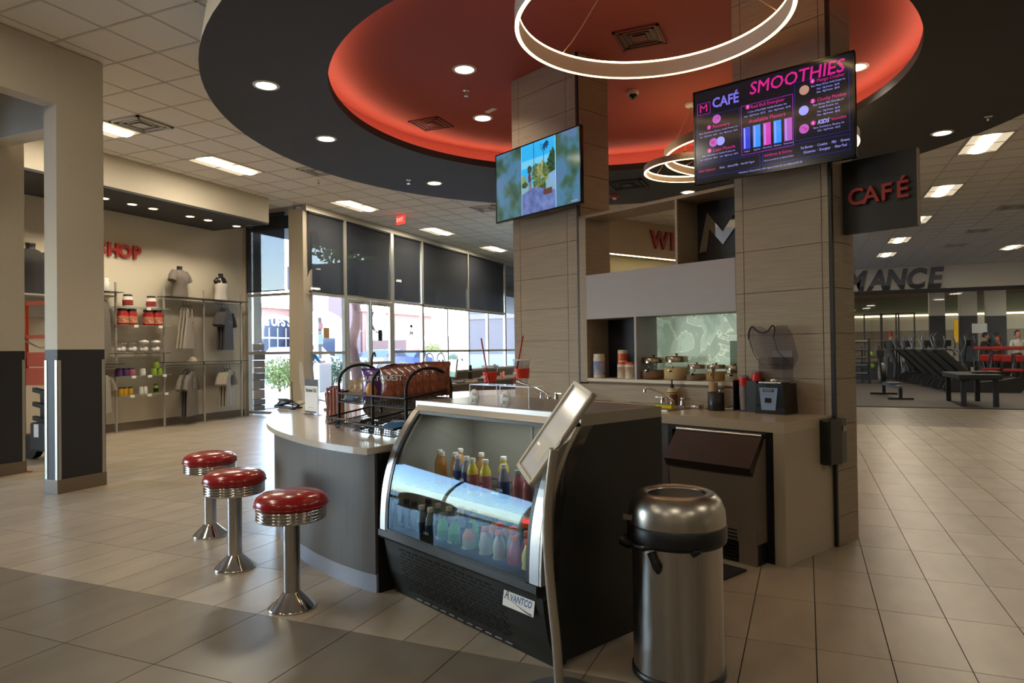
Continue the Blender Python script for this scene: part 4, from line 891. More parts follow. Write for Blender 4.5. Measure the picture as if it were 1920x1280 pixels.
MB().lathe([(.11, 0), (.12, -.03), (.10, -.06), (.02, -.065)], n=24).build('lens', emit('lens_glow', (255, 240, 205), 2.5), t)

# ================================================================ THINGS ON THE COUNTERS
ZC, ZW, ZF = .875, .945, 1.142
# ---- cups on acrylic risers on the fridge
m_cupp = glassy('cup_plastic', (240, 244, 250), .95, .05, 1.6); m_band = mat('cup_band_red', (232, 62, 34), .4); m_straw = mat('straw_red', (186, 26, 44), .35)
def riser(u, v, zt_, w, d, label, price):
    t = cafe('acrylic_riser', label, 'riser', u, v, ZF, group='clear acrylic risers on the fridge')
    h = zt_-ZF; MB().box(0, w, 0, d, h-.004, h).box(0, .004, 0, d, 0, h-.004).box(w-.004, w, 0, d, 0, h-.004).build('sheet', m_clear, t)
    e = MB()
    for x in (0, w-.004): e.box(x, x+.004, -.0015, 0, 0, h)
    e.box(0, w, -.0015, 0, h-.004, h).box(0, w, d, d+.0015, h-.004, h); e.build('lit_edge', mat('acrylic_edge', (225, 232, 240), .2), t)
    tagp = MB().lathe([(.0005, -.001), (.046, -.001), (.046, .001), (.0005, .001)], n=32, sx=.92).build('price_disc', m_pink, t, (.06, -.012, h*.36), (PI/2, 0, 0))
    printed('price_lettering', [(price[0], 0, .018, .028, 0, 'CENTER', .75, .0006), (price[1], 0, -.018, .030, 0, 'CENTER', .75, .0006)], [m_black], tagp, (0, 0, .0018), (0, 0, 0))
    MB().box(-.034, .034, -.0005, .0005, .0012, .0018).build('price_rule', m_black, tagp)
    return t
riser(-3.115, 2.40, 1.255, .245, .1, 'left clear riser with the 16oz price disc', ('16oz', '$6.95')); riser(-2.845, 2.40, 1.255, .235, .1, 'right clear riser with the 24oz price disc', ('24oz', '$8.50'))
def cup(u, v, z, h, r0, r1, label, words, lean, band=(.35, .8)):
    t = cafe('smoothie_cup', label, 'cup', u, v, z, group='clear cups with red bands')
    rr_ = lambda s: r0+(r1-r0)*s
    MB().lathe([(1e-4, 0), (r0, 0), (r1, h), (r1+.003, h), (r1+.003, h+.004), (r1, h+.004)], n=32).build('cup_wall', m_cupp, t)
    MB().lathe([(rr_(band[0])+.0008, h*band[0]), (rr_(band[1])+.0008, h*band[1])], n=32).build('red_band', m_band, t)
    MB().lathe([(r1+.004, h-.002), (r1+.005, h+.003), (r1+.001, h+.006)], n=32).build('rim', mat('rim_white', (236, 240, 246), .2), t)
    a, b = lean; MB().tube([(b*.8, -r1*.9 if b else 0, -.02 if False else .01), (a, 0, .245+h*.15)], .0045, 8).build('straw', m_straw, t)
    text('band_lettering', words, m_pink, t, (-.012, -rr_(.55)-.0015, h*(band[0]+band[1])/2), .018, off=.0003); return t
cup(-2.99, 2.45, 1.256, .10, .033, .045, 'shorter clear cup with red band and leaning red straw', 'NESS', (-.075, .05), (.12, .7)); cup(-2.72, 2.45, 1.256, .135, .033, .046, 'taller clear cup with red band and upright red straw', 'LIFT', (.012, -.02), (.3, .68))

# ---- snack rack
rk = cafe('snack_rack', 'black two tier wire rack of snack bags on the bar counter', 'rack', -4.72, 2.40, ZC, -.0)
def arch(x, d=.34, h=.475, r=.011):
    pts = [(x, 0, .03)]+[(x, 0, z) for z in (.15, h-.13)]+[(x, d/2-d/2*math.cos(PI*k/10), h-.13+.13*math.sin(PI*k/10)) for k in range(1, 10)]+[(x, d, h-.13), (x, d, .15), (x, d, .03)]
    return MB().tube(pts, r, 8)
for x, h in ((0, .475), (.50, .475), (.93, .46)): arch(x, .36, h).build('arch_frame', m_blackm, rk)
for x, y in ((0, -.012), (.5, -.012), (.93, -.012), (0, .36), (.93, .36)):
    MB().tube([(x-.0, y, .05), (x-.03, y-.005, .02), (x, y-.005, .0085), (x+.035, y-.005, .018), (x+.035, y-.005, .05)], .008, 6).build('foot_loop', m_blackm, rk)
def basket(x0, x1, y0, y1, zf, zb, hgt=.055):
    b = MB(); zz = lambda y: zf+(zb-zf)*(y-y0)/(y1-y0)
    for dz, r in ((0, .004), (hgt, .008)):
        for a, c in (((x0, y0), (x1, y0)), ((x1, y0), (x1, y1)), ((x1, y1), (x0, y1)), ((x0, y1), (x0, y0))): b.tube([(a[0], a[1], zz(a[1])+dz), (c[0], c[1], zz(c[1])+dz)], r, 6)
    nx = int((x1-x0)/.03)
    for i in range(1, nx): x = x0+(x1-x0)*i/nx; b.tube([(x, y0, zz(y0)+hgt), (x, y0, zz(y0)), (x, y1, zz(y1)), (x, y1, zz(y1)+hgt)], .0022, 4)
    ny = int((y1-y0)/.04)
    for i in range(1, ny): y = y0+(y1-y0)*i/ny; b.tube([(x0, y, zz(y)+hgt), (x0, y, zz(y)), (x1, y, zz(y)), (x1, y, zz(y)+hgt)], .0022, 4)
    return b
basket(-.01, .94, -.01, .36, .20, .25, .065).build('upper_basket', m_blackm, rk); basket(-.06, .46, -.07, .37, .035, .10, .05).build('lower_basket', m_blackm, rk); basket(.40, .94, -.10, .36, .025, .09, .05).build('lower_basket', m_blackm, rk)
def bag(name, m, label, x, y, z, w, h, d, rot, words=None, wm=None, grp='snack bags in the rack', cat='bag', tilt=0, patch=None):
    """pillow pack: crimped ends, puffed middle"""
    P = L(-4.72, 2.40)+Vector((0, 0, ZC)); o = Vector((x, y, z)); c, s = math.cos(-TH), math.sin(-TH)
    t = thing(name, label, cat, (P.x+o.x*c-o.y*s, P.y+o.x*s+o.y*c, P.z+z), (tilt, 0, -TH+rot), grp)
    secs = []; K = 10
    for j in range(K+1):
        s_ = j/K; pf = math.sin(PI*s_)**.55; secs.append((random.uniform(-.002, .002), 0, h*s_, w/2*(1-.08*pf), max(.0015, d/2*pf)))
    MB().loft(secs, 24, ripple=0, px=1.6).build('pouch', m, t)
    MB().box(-w/2*.98, w/2*.98, -.002, .002, h-.004, h+.014).build('crimp', m, t)
    if patch: MB().loft([(0, 0, h*.12, w*.2, d*.44), (0, 0, h*.3, w*.36, d*.54), (0, 0, h*.5, w*.3, d*.54), (0, 0, h*.62, w*.12, d*.52)], 16).build('flavour_patch', patch, t)
    if words: text('front_lettering', words, wm, t, (0, -d*.50-.004, h*.72), w*.26, off=.0012)
    return t
shiny = dict(coat=.6)
m_bg = mat('bag_brown', (168, 88, 50), .3, rgb2=(84, 34, 22), scale=22, bump=.5, **shiny); m_bp = mat('bag_purple', (88, 40, 130), .3, var=.25, scale=18, bump=.4, **shiny); m_bgn = mat('bag_green', (70, 140, 44), .3, var=.3, scale=18, bump=.4, **shiny)
m_btan = mat('bag_tan', (186, 160, 124), .3, rgb2=(120, 88, 62), scale=26, bump=.6, **shiny); m_bor = mat('patch_orange', (206, 130, 50), .4)
m_inkw = mat('ink_white', (225, 225, 225), .5)
for i in range(7): bag('chip_bag', m_bg, 'reddish brown chip bag, %s from the front of the row under the right arch' % ['first', 'second', 'third', 'fourth', 'fifth', 'sixth', 'seventh'][i], .62+.042*i, .10+.03*i, .235+.006*i, .21, .215, .09, .62, 'QUEST' if i == 0 else None, m_inkw)
bag('chip_bag', m_bp, 'purple chip bag with orange chip, standing in the rack', .38, .07, .225, .18, .215, .07, .55, 'QUEST', m_inkw, patch=m_bor)
bag('chip_bag', m_bgn, 'green chip bag squeezed next to the purple one', .50, .13, .225, .13, .20, .05, .6)
bag('chip_bag', m_bp, 'purple bag corner sticking up behind the other bags', .50, .26, .30, .10, .17, .04, .3); bag('chip_bag', mat('bag_maroon', (92, 34, 36), .3, bump=.4, **shiny), 'maroon chip bag lying behind the green one', .62, .27, .29, .19, .13, .06, 0); bag('chip_bag', m_bgn, 'green bag behind the brown row', .60, .2, .3, .16, .105, .04, 0)
for i in range(5): bag('cookie_pack', m_btan, 'tan snack pack leaning at the left end of the rack, %s of five' % ['first', 'second', 'third', 'fourth', 'fifth'][i], .04+.062*i, .09+.02*i, .232, .14, .13+.012*i, .04, .45, grp='tan packs in the rack', tilt=-.5)
bag('snack_bar', mat('bar_blue', (40, 110, 160), .3, **shiny), 'blue snack bar under the tan packs', .09, .02, .215, .16, .05, .025, .1, tilt=-1.2); bag('snack_bar', mat('bar_blue', (40, 110, 160), .3), 'blue wrapped bar in the right lower basket', .72, .02, .06, .22, .12, .03, .3, tilt=-1.3); bag('snack_bar', mat('bar_white', (170, 190, 205), .3), 'pale blue wrapped bar in the right lower basket', .82, .14, .07, .2, .1, .03, .1, tilt=-1.35)
for i in range(3): bag('snack_bar', m_btan, 'tan bar in the left lower basket, %s' % ['front', 'middle', 'back'][i], .12+.1*i, .02+.05*i, .05, .15, .05, .02, .2, tilt=-1.4, grp='tan bars in the lower basket')
# jerky jar at the rack's left
t = cafe('meat_stick_box', 'tall salmon coloured box of meat sticks behind the rack', 'box', -5.12, 2.58, ZC)
rows = []
MB().box(-.11, .11, -.05, .05, 0, .02).build('base_tray', m_clear, t)
for i in range(11): MB().tube([(-.1+.02*i, -.03+.03*(i % 3), .01), (-.098+.0195*i, -.03+.03*(i % 3), .27+.02*random.random())], .0105, 6).build('meat_stick', mat('stick_salmon', (176, 106, 92), .35, var=.2, scale=30), t)
MB().box(-.114, .114, -.054, .054, .0, .25).build('clear_sleeve', m_clear, t)
# countertop sign (its square code left out)
t = cafe('counter_sign', 'white countertop sign asking for a review in a clear holder', 'sign', -5.93, 2.74, ZC, .05)
MB().box(-.135, .145, -.035, .035, 0, .008).box(-.12, .13, .006, .010, .008, .33).build('acrylic_holder', m_clear, t); MB().box(-.12, .12, -.002, .005, .02, .325).build('card', m_pink, t); MB().box(-.12, .12, -.0035, -.002, .265, .325).box(-.12, .09, -.0035, -.002, .02, .035).build('card_header', mat('ink_slate', (52, 48, 58), .5), t)
tag(printed('card_lettering', [('Review Us!', 0, .225, .052, 0, 'CENTER', .85, .0012), ('* * * * *', 0, .06, .03, 0, 'CENTER')], [m_black], t, (0, -.004, 0)), kind='stuff')
# barcode scanner, card reader, paddle
t = cafe('card_reader', 'black handheld scanner lying in its cradle at the bar end', 'scanner', -6.85, 2.92, ZC, .2)
MB().box(-.2, .16, -.05, .05, 0, .02, .008).loft([(-.2, 0, .02, .05, .045), (-.1, 0, .035, .1, .05), (-.04, 0, .07, .12, .045), (-.12, 0, .095, .07, .035)], 18).build('body', m_black, t); MB().tube([(.16, 0, .03), (.1, 0, .05), (-.05, 0, .05)], .018, 8).build('handle', m_black, t)
MB().tube(smooth([(.16, .0, .03), (.24, .02, .06), (.34, .05, .12), (.42, .05, .07), (.36, .02, .02), (.28, .04, .05), (.34, .1, .09), (.5, .14, .06), (.62, .2, .02)], 5), .005, 6).build('cable', m_black, t)
t = cafe('pen', 'thin dark pen standing upright by the scanner', 'pen', -6.62, 2.86, ZC); MB().tube([(0, 0, 0), (-.025, 0, .28)], .005, 6).build('barrel', m_black, t); MB().lathe([(.03, 0), (.03, .01), (.008, .02)], n=14).build('pen_foot', m_black, t)
t = cafe('barcode_scanner', 'black upright barcode scanner behind the review sign', 'scanner', -6.30, 3.12, ZC, .5)
MB().lathe([(.075, 0), (.075, .014), (.03, .022)], n=24).build('base', m_black, t); MB().loft([(0, 0, .02, .03, .03), (-.01, 0, .05, .05, .035), (0, 0, .16, .07, .045), (.03, 0, .22, .055, .03), (.04, 0, .24, .03, .015)], 16).build('head', m_black, t); MB().box(.05, .1, -.012, .012, .13, .155).build('knob', m_black, t)
t = cafe('paddle_sign', 'white paddle shaped board leaning at the corner post side of the bar', 'paddle', -7.3, 3.3, ZC, .1)
MB().prism([(-.05, 0), (.03, 0), (.0, .2), (-.05, .40), (-.085, .47), (-.12, .47), (-.13, .40), (-.12, .25)], 0, .008, 'y').build('board', mat('board_cream', (206, 196, 180), .5), t)
t = cafe('tan_roll', 'tan cylinder lying on the lower counter behind the rack', 'roll', -4.62, 2.95, ZC); MB().tube([(-.06, 0, .05), (.25, .02, .05)], .05, 20).build('roll', mat('taupe', (120, 108, 90), .5), t)

# ---- faucets, soap, canister, organiser, blender on the stone top
def faucet(u, v, label, s=1, hh=.15, swing=-.1, reach=.18, grp='kitchen faucets'):
    t = cafe('faucet', label, 'faucet', u, v, ZW, group=grp)
    MB().box(-.13, .13, -.028, .028, 0, .02, .008).build('deck_plate', m_chrome, t)
    for x in (-.1, .1):
        MB().lathe([(.024, .018), (.02, .05), (.016, .075), (.02, .085), (1e-3, .09)], cx=x, n=16).build('valve', m_chrome, t); MB().box(x-(.07 if x < 0 else .0), x+(.0 if x < 0 else .075), -.009, .009, .075, .087, .003).build('lever', m_chrome, t)
    MB().lathe([(.022, .018), (.018, .05), (.02, .06)], n=16).build('neck', m_chrome, t)
    MB().tube(smooth([(0, 0, .04), (-.01, -.01, .07), (swing*.5, -.04, hh*.75), (swing, -.08, hh), (swing-.04, -.1, hh+.005), (swing-.05, -.105, hh-.03)], 5), [.013]*26, 10).build('spout', m_chrome, t); return t
faucet(-3.44, 4.80, 'chrome two lever faucet by the yellow sponge', swing=-.16, hh=.155)
f2 = faucet(-4.74, 4.62, 'chrome faucet with long spout reaching left, below the tall pillar', swing=-.33, hh=.17)
t = cafe('sponge', 'yellow and green sponge at the sink edge', 'sponge', -3.42, 4.66, ZW+.007); MB().box(-.09, .09, -.03, .03, 0, .025, .005).build('foam', mat('sponge_yellow', (216, 176, 40), .9, var=.3, scale=90, bump=.5), t); MB().box(-.09, .09, -.03, .03, .0255, .033).build('scour_pad', mat('scour_green', (120, 140, 60), .9), t)
t = cafe('soap_bottle', 'amber soap bottle with dark pump behind the faucet', 'bottle', -3.53, 4.92, ZW); MB().lathe([(.042, 0), (.044, .006), (.044, .12), (.03, .145)], n=24).build('body', mat('amber_soap', (124, 66, 34), .25), t); MB().lathe([(.0445, .105), (.042, .135), (.025, .155)], n=24).build('shoulder', mat('soap_cream', (196, 176, 130), .4), t); MB().lathe([(.017, .15), (.017, .185), (.006, .19), (.006, .215), (.014, .22)], n=12).build('pump', m_black, t)
t = cafe('canister', 'black round canister on the worktop with a metal handle beside it', 'canister', -3.025, 4.80, ZW); MB().lathe([(.062, 0), (.064, .004), (.064, .142), (.058, .145), (.055, .10)], n=32).build('body', m_black, t); MB().tube([(.02, 0, .1), (.04, 0, .18)], .006, 6).box(.02, .06, -.006, .006, .165, .185).build('spoon', m_chrome, t)
t = cafe('paper_roll', 'tan paper roll on a chrome holder behind the black canister', 'paper towel', -3.115, 4.905, ZW); MB().lathe([(.06, 0), (.062, .01)], n=24).build('base', m_chrome, t); MB().lathe([(.036, .012), (.036, .215)], n=24).build('roll', mat('kraft', (176, 142, 104), .8), t); MB().lathe([(.011, .01), (.011, .32), (.02, .325), (.024, .345), (.018, .365), (1e-3, .37)], n=16).build('rod', m_chrome, t)
t = cafe('metal_lid', 'round brushed metal dish by the paper roll', 'dish', -3.22, 4.83, ZW); MB().lathe([(.05, 0), (.055, .03), (.05, .032)], n=24).build('dish', m_steel, t)
t = cafe('cup_organizer', 'black mesh organizer with stacked red banded cups', 'organizer', -2.90, 4.84, ZW)
m_mesh = mat('perforated_black', (20, 20, 22), .5)
MB().box(0, .2, 0, .14, 0, .008).box(0, .006, 0, .14, .008, .24).box(.194, .2, 0, .14, .008, .24).box(.0, .2, .134, .14, .008, .25).box(.115, .2, 0, .006, .008, .24).build('tray', m_mesh, t)
def cupstack(u, v, z, n_, label):
    t = cafe('cup_stack', label, 'cups', u, v, z, group='stacks of clear cups in the organizer')
    for k in range(n_):
        top = k == n_-1; MB().lathe([(.030, 0), (.036, .10), (.038, .102), (.038, .106)], n=20).build('cup', m_cupp if top else mat('stack_plastic', (150, 142, 138), .3), t, (0, 0, .013*k))
    zr = .013*(n_-1)+.02; MB().lathe([(.0386, zr), (.0392, zr+.062)], n=20).build('red_band', mat('stack_red', (196, 34, 30), .4), t)
    return t
cupstack(-2.838, 4.90, ZW+.009, 14, 'left stack of red banded clear cups in the organizer'); cupstack(-2.745, 4.93, ZW+.009, 17, 'taller right stack of cups behind the organizer front')
t = cafe('blender', 'black commercial blender base with clear sound hood raised', 'blender', -2.68, 4.78, ZW)
MB().prism([(0, 0), (.235, 0), (.225, .225), (.01, .225)], 0, .2, 'y').build('motor_base', mat('blender_black', (18, 19, 24), .25, coat=.5), t)
MB().prism([(.055, .03), (.165, .03), (.185, .195), (.04, .195)], -.006, 0, 'y').build('front_plate', mat('plate_blue_grey', (126, 146, 176), .3), t); MB().box(.085, .135, -.009, -.006, .085, .12).build('dial_window', mat('dial', (40, 30, 26), .2), t); MB().box(.07, .155, -.009, -.006, .165, .185).build('name_strip', m_black, t); text('front_lettering', 'BLENDTEC', m_inkw, t, (.112, -.0095, .175), .013)
MB().box(.02, .20, .02, .16, .225, .238, .004).build('jar_pad', m_steelh, t); MB().lathe([(.03, .238), (.035, .25), (.02, .262)], cx=.11, cy=.09, n=12).build('drive_socket', m_chrome, t)
m_hood = glassy('hood_plastic', (236, 236, 240), .98, .12, 1.4)
MB().sheet([[(.02, .03, z), (.02, .19, z), (.21, .19, z), (.21, .03, z)] for z in (.23, .42)], sm=False).build('hood_lower', m_hood, t)
hd = MB().prism([(-.06, .50), (-.09, .60), (-.05, .66), (.02, .62), (.10, .62), (.16, .66), (.20, .60), (.25, .42), (.2, .33), (.0, .33), (-.0, .42)], .06, .20, 'y'); hd.build('hood_lid', m_hood, t)
MB().box(.04, .2, .2, .203, .37, .47).build('hood_back', mat('hood_grey', (150, 142, 138), .3), t)
MB().tube(smooth([(-.06, .03, .56), (-.055, .03, .62), (-.03, .03, .655), (.0, .03, .63), (.05, .03, .605), (.1, .03, .62), (.13, .03, .655), (.15, .03, .64), (.14, .03, .57)], 5), .007, 8).build('seal_cord', m_black, t)
MB().tube([(-.06, .03, .57), (-.02, .03, .45), (.04, .03, .365), (.17, .05, .365)], .0025, 5).build('hood_edge', m_black, t); MB().tube([(.14, .03, .58), (.17, .04, .46), (.24, .08, .37)], .0025, 5).build('hood_edge', m_black, t)
MB().tube(smooth([(-.2, .16, .02), (-.27, .14, .03), (-.33, .15, .012)], 5), .004, 6).build('power_cord', m_black, t)
# wall dispenser on the waterfall end
t = cafe('napkin_dispenser', 'black boxy dispenser with grey side fixed to the stone end', 'dispenser', -2.198, 4.79, .61)
MB().box(0, .075, .0, .2, .0, .32, .012).build('body', m_black, t); MB().box(.0, .065, .2, .30, -.01, .31, .012).build('door', mat('smoke_grey', (72, 68, 60), .3), t); MB().box(.066, .07, .22, .28, .22, .26).build('maker_plate', m_steelh, t)
# ice machine
t = cafe('ice_machine', 'undercounter ice machine with sloping black bin door', 'ice machine', -3.0, 4.13, 0)
w = .665; m_ice = mat('ice_grey', (112, 100, 86), .45, var=.04, scale=60)
MB().prism([(.03, .14), (.0, .6), (.03, .66), (.16, .83), (.6, .83), (.6, .14)], .0, w, 'x').build('cabinet', m_ice, t)
MB().prism([(-.015, .60), (-.05, .655), (.11, .845), (.145, .83), (.02, .66)], -.01, w+.002, 'x').build('bin_door', mat('door_brown', (42, 32, 27), .3), t); MB().tube([(-.01, .12, .85), (w, .12, .85)], .014, 10).build('door_handle', m_steel, t)
MB().box(.0, w, .04, .6, .0, .139).build('base', m_black, t)
for k in range(9): MB().box(.02, w-.14, .024, .04, .02+.024*k, .03+.024*k).build('grille_slat', m_black, t)
MB().box(w-.13, w, .028, .04, .0, .235).build('corner_plate', m_ice, t)
t = cafe('floor_mat', 'black rubber floor mat under the ice machine', 'mat', -3.0, 3.55, 0); MB().box(-.8, .66, -.55, .49, .0005, .014, .005).build('mat', mat('mat_black', (20, 19, 18), .8, bump=.8, scale=160), t)

# ---- jars and tubs in the shelf unit
ZS = 1.1605; vS = 5.15
def jar(u, r, h, fill, label, fr_=.6):
    t = cafe('glass_jar', label, 'jar', u, vS-.02, ZS, group='glass jars of powder on the shelf')
    MB().lathe([(r*.9, 0), (r, .01), (r, h*.8), (r*.86, h*.9), (r*.86, h*.93)], n=32).build('glass', m_jarg, t)
    MB().lathe([(r*.88, .004), (r*.95, .012), (r*.95, h*.8*fr_), (r*.5, h*.8*fr_*.9), (1e-3, h*.8*fr_*.8)], n=28).build('powder', mat('powder%d%d%d' % fill, fill, .9, bump=.3, scale=80), t)
    MB().lathe([(r*.84, h*.9), (r*.84, h*1.16), (r*.8, h*1.2), (.02, h*1.22)], n=32).lathe([(.007, h*1.2), (.007, h*1.3), (.016, h*1.31), (.016, h*1.35), (.004, h*1.36)], n=12).build('lid', mat('lid_steel', (150, 132, 112), .25, 1.0), t)
    MB().lathe([(.014, .0), (.02, .008), (.001, .016)], n=10).tube([(0, 0, .01), (.03, .0, .05)], .004, 5).build('scoop', m_black, t, (.01, -r*.9, h*.42)); return t
jar(-3.875, .122, .165, (128, 92, 62), 'large glass jar of brown powder, leftmost of the jars', .62); jar(-3.625, .118, .175, (200, 176, 128), 'large glass jar of pale powder with black scoop', .8); jar(-3.415, .095, .115, (132, 100, 76), 'small glass jar of brown powder in the middle', .6); jar(-3.225, .09, .115, (176, 138, 80), 'small glass jar of orange powder behind the paper roll', .85); jar(-3.05, .085, .11, (166, 148, 116), 'small glass jar of beige flakes, rightmost', .75)
def tub(u, v, r, h, body, lid, label, lab=None, z=ZS, grp='supplement tubs on the shelf'):
    t = cafe('supplement_tub', label, 'tub', u, v, z, group=grp); MB().lathe([(r*.95, 0), (r, .006), (r, h*.82), (r*.93, h*.86)], n=28).build('body', body, t); MB().lathe([(r*.97, h*.85), (r*.97, h*.97), (r*.9, h)], n=28).build('lid', lid, t)
    if lab: MB().lathe([(r*1.01, h*.12), (r*1.01, h*.7)], n=28).build('label_wrap', lab, t)
    return t
m_cr = mat('tub_cream', (214, 204, 186), .4); m_ol = mat('tub_orange', (206, 84, 40), .4); m_bl = mat('tub_label_blue', (92, 110, 170), .5, rgb2=(200, 200, 205), scale=9); m_br = mat('tub_label_brown', (150, 110, 80), .5, rgb2=(220, 210, 190), scale=9)
tub(-4.50, 5.08, .058, .235, m_cr, m_cr, 'tall white tub with blue label, alone at the left of the shelf', m_bl)
tub(-4.27, 5.16, .052, .155, m_cr, m_ol, 'orange lidded tub, left of the lower pair', m_br); tub(-4.16, 5.14, .052, .155, m_cr, m_ol, 'orange lidded tub, right of the lower pair', m_br); tub(-4.265, 5.16, .05, .115, m_cr, m_cr, 'orange labelled tub stacked on top of the orange lidded pair', m_ol, ZS+.156)
tub(-4.045, 5.14, .05, .12, m_cr, m_cr, 'grey labelled tub next to the shelf divider', mat('tub_label_grey', (130, 130, 132), .5)); tub(-4.045, 5.14, .05, .115, m_cr, m_cr, 'blue labelled tub stacked on the one next to the divider', mat('tub_label_deepblue', (50, 76, 140), .5), ZS+.121)

# ---------------------------------------------------------------- reception desk with monitor
rd = thing('reception_desk', 'beige topped reception desk with raised ledge behind the cafe', 'desk', (-6.62, 10.1, 0))
MB().box(-.0, .75, 0, 5.8, .81, .85, .004).build('worktop', m_stone, rd); MB().box(.03, .70, .03, 5.77, 0, .809).build('cabinet', m_lamin, rd); MB().box(-.35, -.0, 0, 5.8, 1.0, 1.04, .004).build('ledge', m_stone, rd); MB().box(-.3, -.02, .02, 5.78, 0, .999).build('back_panel', m_lamin, rd)
p = gp(845, 713, .85); t = thing('monitor', 'monitor with pale green screen on the reception desk', 'monitor', (p.x, p.y, .851), -.75)
MB().box(-.12, .12, -.08, .08, 0, .015).box(-.03, .03, .02, .05, .015, .15).build('stand', m_alu, t); MB().box(-.25, .25, 0, .03, .06, .42, .004).build('casing', m_alu, t, (0, 0, 0), (-.12, 0, 0)); MB().box(-.235, .235, -.003, 0, .075, .405).box(-.235, .235, -.004, -.003, .38, .405).build('display', emit('spreadsheet', (150, 196, 186), .8), t, (0, 0, 0), (-.12, 0, 0))
def deskthing(px, py, z, name, label, cat): return thing(name, label, cat, tuple(gp(px, py, z)), -.6)
t = deskthing(882, 710, .85, 'water_bottle', 'black water bottle on the reception desk', 'bottle'); MB().lathe([(.045, 0), (.045, .2), (.03, .225)], n=20).build('body', m_black, t); MB().lathe([(.032, .225), (.032, .26), (.02, .29)], n=16).build('cap', m_black, t); MB().lathe([(.0455, .15), (.0455, .165)], n=20).build('ring', m_alu, t)
t = deskthing(941, 708, .85, 'note_holder', 'stack of pink and orange note pads on the reception desk', 'notes'); MB().box(-.07, 0, 0, .02, 0, .11).build('pink_pad', mat('pad_pink', (222, 110, 90), .6), t); MB().box(.005, .08, 0.01, .03, .03, .14).build('orange_pad', mat('pad_orange', (232, 140, 60), .6), t)
t = deskthing(925, 686, 1.04, 'ledge_box', 'small cream box on the desk ledge', 'box'); t.location = (-6.8, atx(925, 686, -6.8).y, 1.041); MB().box(-.06, .06, -.04, .04, 0, .07, .004).build('box', m_cr, t)
t = deskthing(905, 713, .85, 'desk_phone', 'dark phone and stapler lying on the reception desk', 'phone'); MB().box(-.1, .1, -.06, .06, 0, .04, .01).build('body', m_black, t)
t = deskthing(845, 716, .85, 'keyboard', 'dark cable clutter and keyboard in front of the monitor', 'keyboard'); t.location += Vector((.22, -.15, 0)); MB().box(-.2, .2, -.06, .06, .0, .02, .004).build('keys', m_black, t); MB().tube(smooth([(.2, 0, .01), (.25, .05, .05), (.3, .0, .02), (.4, -.05, .01)], 4), .006, 6).build('cable', m_black, t)
t = deskthing(757, 716, .85, 'desk_lamp', 'thin bent gooseneck standing on the far end of the bar counter', 'lamp'); t.location = L(-6.9, 3.9, .8755); MB().tube(smooth([(0, 0, 0), (.02, 0, .3), (.06, 0, .5), (.12, 0, .56), (.16, 0, .52)], 5), .012, 6).build('neck', m_black, t); MB().lathe([(.06, 0), (.06, .02)], n=16).build('foot', m_black, t)
def loop(px, py, label):
    t = thing('bike_rack_loop', label, 'rack', (0, 0, 0)); q = atx(px, py, -12.5); t.location = (q.x, q.y, -.1); h = q.z+.1; MB().tube([(0, -.3, 0), (0, -.3, h-.3)]+[(0, -.3*math.cos(PI*k/8), h-.3+.3*math.sin(PI*k/8)) for k in range(1, 8)]+[(0, .3, h-.3), (0, .3, 0)], .03, 8).build('hoop', m_alu, t); return t
loop(805, 662, 'grey hoop outside the window, left of the monitor top'); loop(826, 662, 'grey hoop outside the window above the monitor')

# ================================================================ SHOP WALL
XU = -11.80
for i, ch in enumerate('SHOP'):
    px = (189, 211, 233, 255)[i]; q = atx(px, (466, 470, 470.5, 473)[i], -12+.02)
    if i == 0: sg = thing('shop_sign', 'red raised shop lettering on the beige wall', 'sign', (-11.99, q.y, q.z)); y0, z0 = q.y, q.z
    text('letter', ch, m_redl, sg, (.03, q.y-y0, 0), .33, rot=(PI/2, 0, PI/2), ext=.02, off=.014)
m_up = mat('upright_grey', (176, 172, 164), .4, .3); m_gsh = mat('glass_shelf', (150, 172, 160), .08, alpha=.5); m_dsh = mat('dark_shelf', (44, 42, 44), .3)
UY = [7.72, 8.76, 9.80, 10.79, 11.83]
wr_ = thing('display_rack', 'floor to chest wall rack of grey uprights with glass and dark shelves', 'rack', (XU, UY[0], 0))
for y in UY: MB().tube([(0, y-UY[0], .0), (0, y-UY[0], 2.80)], .022, 10).build('upright', m_up, wr_)
def shf(y0, y1, z, m, d=.30, x=-.14): MB().box(x, x+d, y0-UY[0]-.03, y1-UY[0]+.03, z-.006, z+.006).build('shelf', m, wr_)
for z in (2.34, 2.0, 1.04, .68): shf(8.76, 9.8, z, m_gsh)
shf(8.76, 9.8, 1.47, m_dsh)
for z in (2.60, 1.28): shf(9.8, 11.83, z, m_dsh, .36, -.16); shf(7.72, 8.76, z, m_dsh, .36, -.16)
for z in (2.53, 1.20):
    for y0, y1 in ((9.82, 10.77), (10.81, 11.81), (7.74, 8.74)): MB().tube([(.03, y0-UY[0], z), (.03, y1-UY[0], z)], .016, 8).build('hang_rail', m_up, wr_)
def on(px, z, x=XU): # y on the rack under picture column px
    r = ray(px, 600); return x/r.x*r.y
def shopjar(px, z, r, h, body, lid, label, lab=None, cat='jar', grp='tubs in the shop', k=.88):
    t = thing('supplement_jar', label, cat, (XU+.04, on(px, z), z+.0065), 0, grp)
    MB().lathe([(r*.92, 0), (r, .01), (r, h*.7), (r*.82, h*.82), (r*.82, h*k)], n=20).build('body', body, t); MB().lathe([(r*.86, h*.85), (r*.86, h*.98), (r*.8, h)], n=20).build('lid', lid, t)
    if lab: MB().lathe([(r*1.01, h*.12), (r*1.01, h*.55)], n=20).build('label_wrap', lab, t)
    return t
m_rj = mat('jar_red', (176, 24, 24), .3); m_lw = mat('red_print', (186, 50, 44), .5, rgb2=(90, 50, 44), scale=20); m_cl = mat('cream_print', (200, 170, 130), .5, rgb2=(170, 40, 36), scale=24)
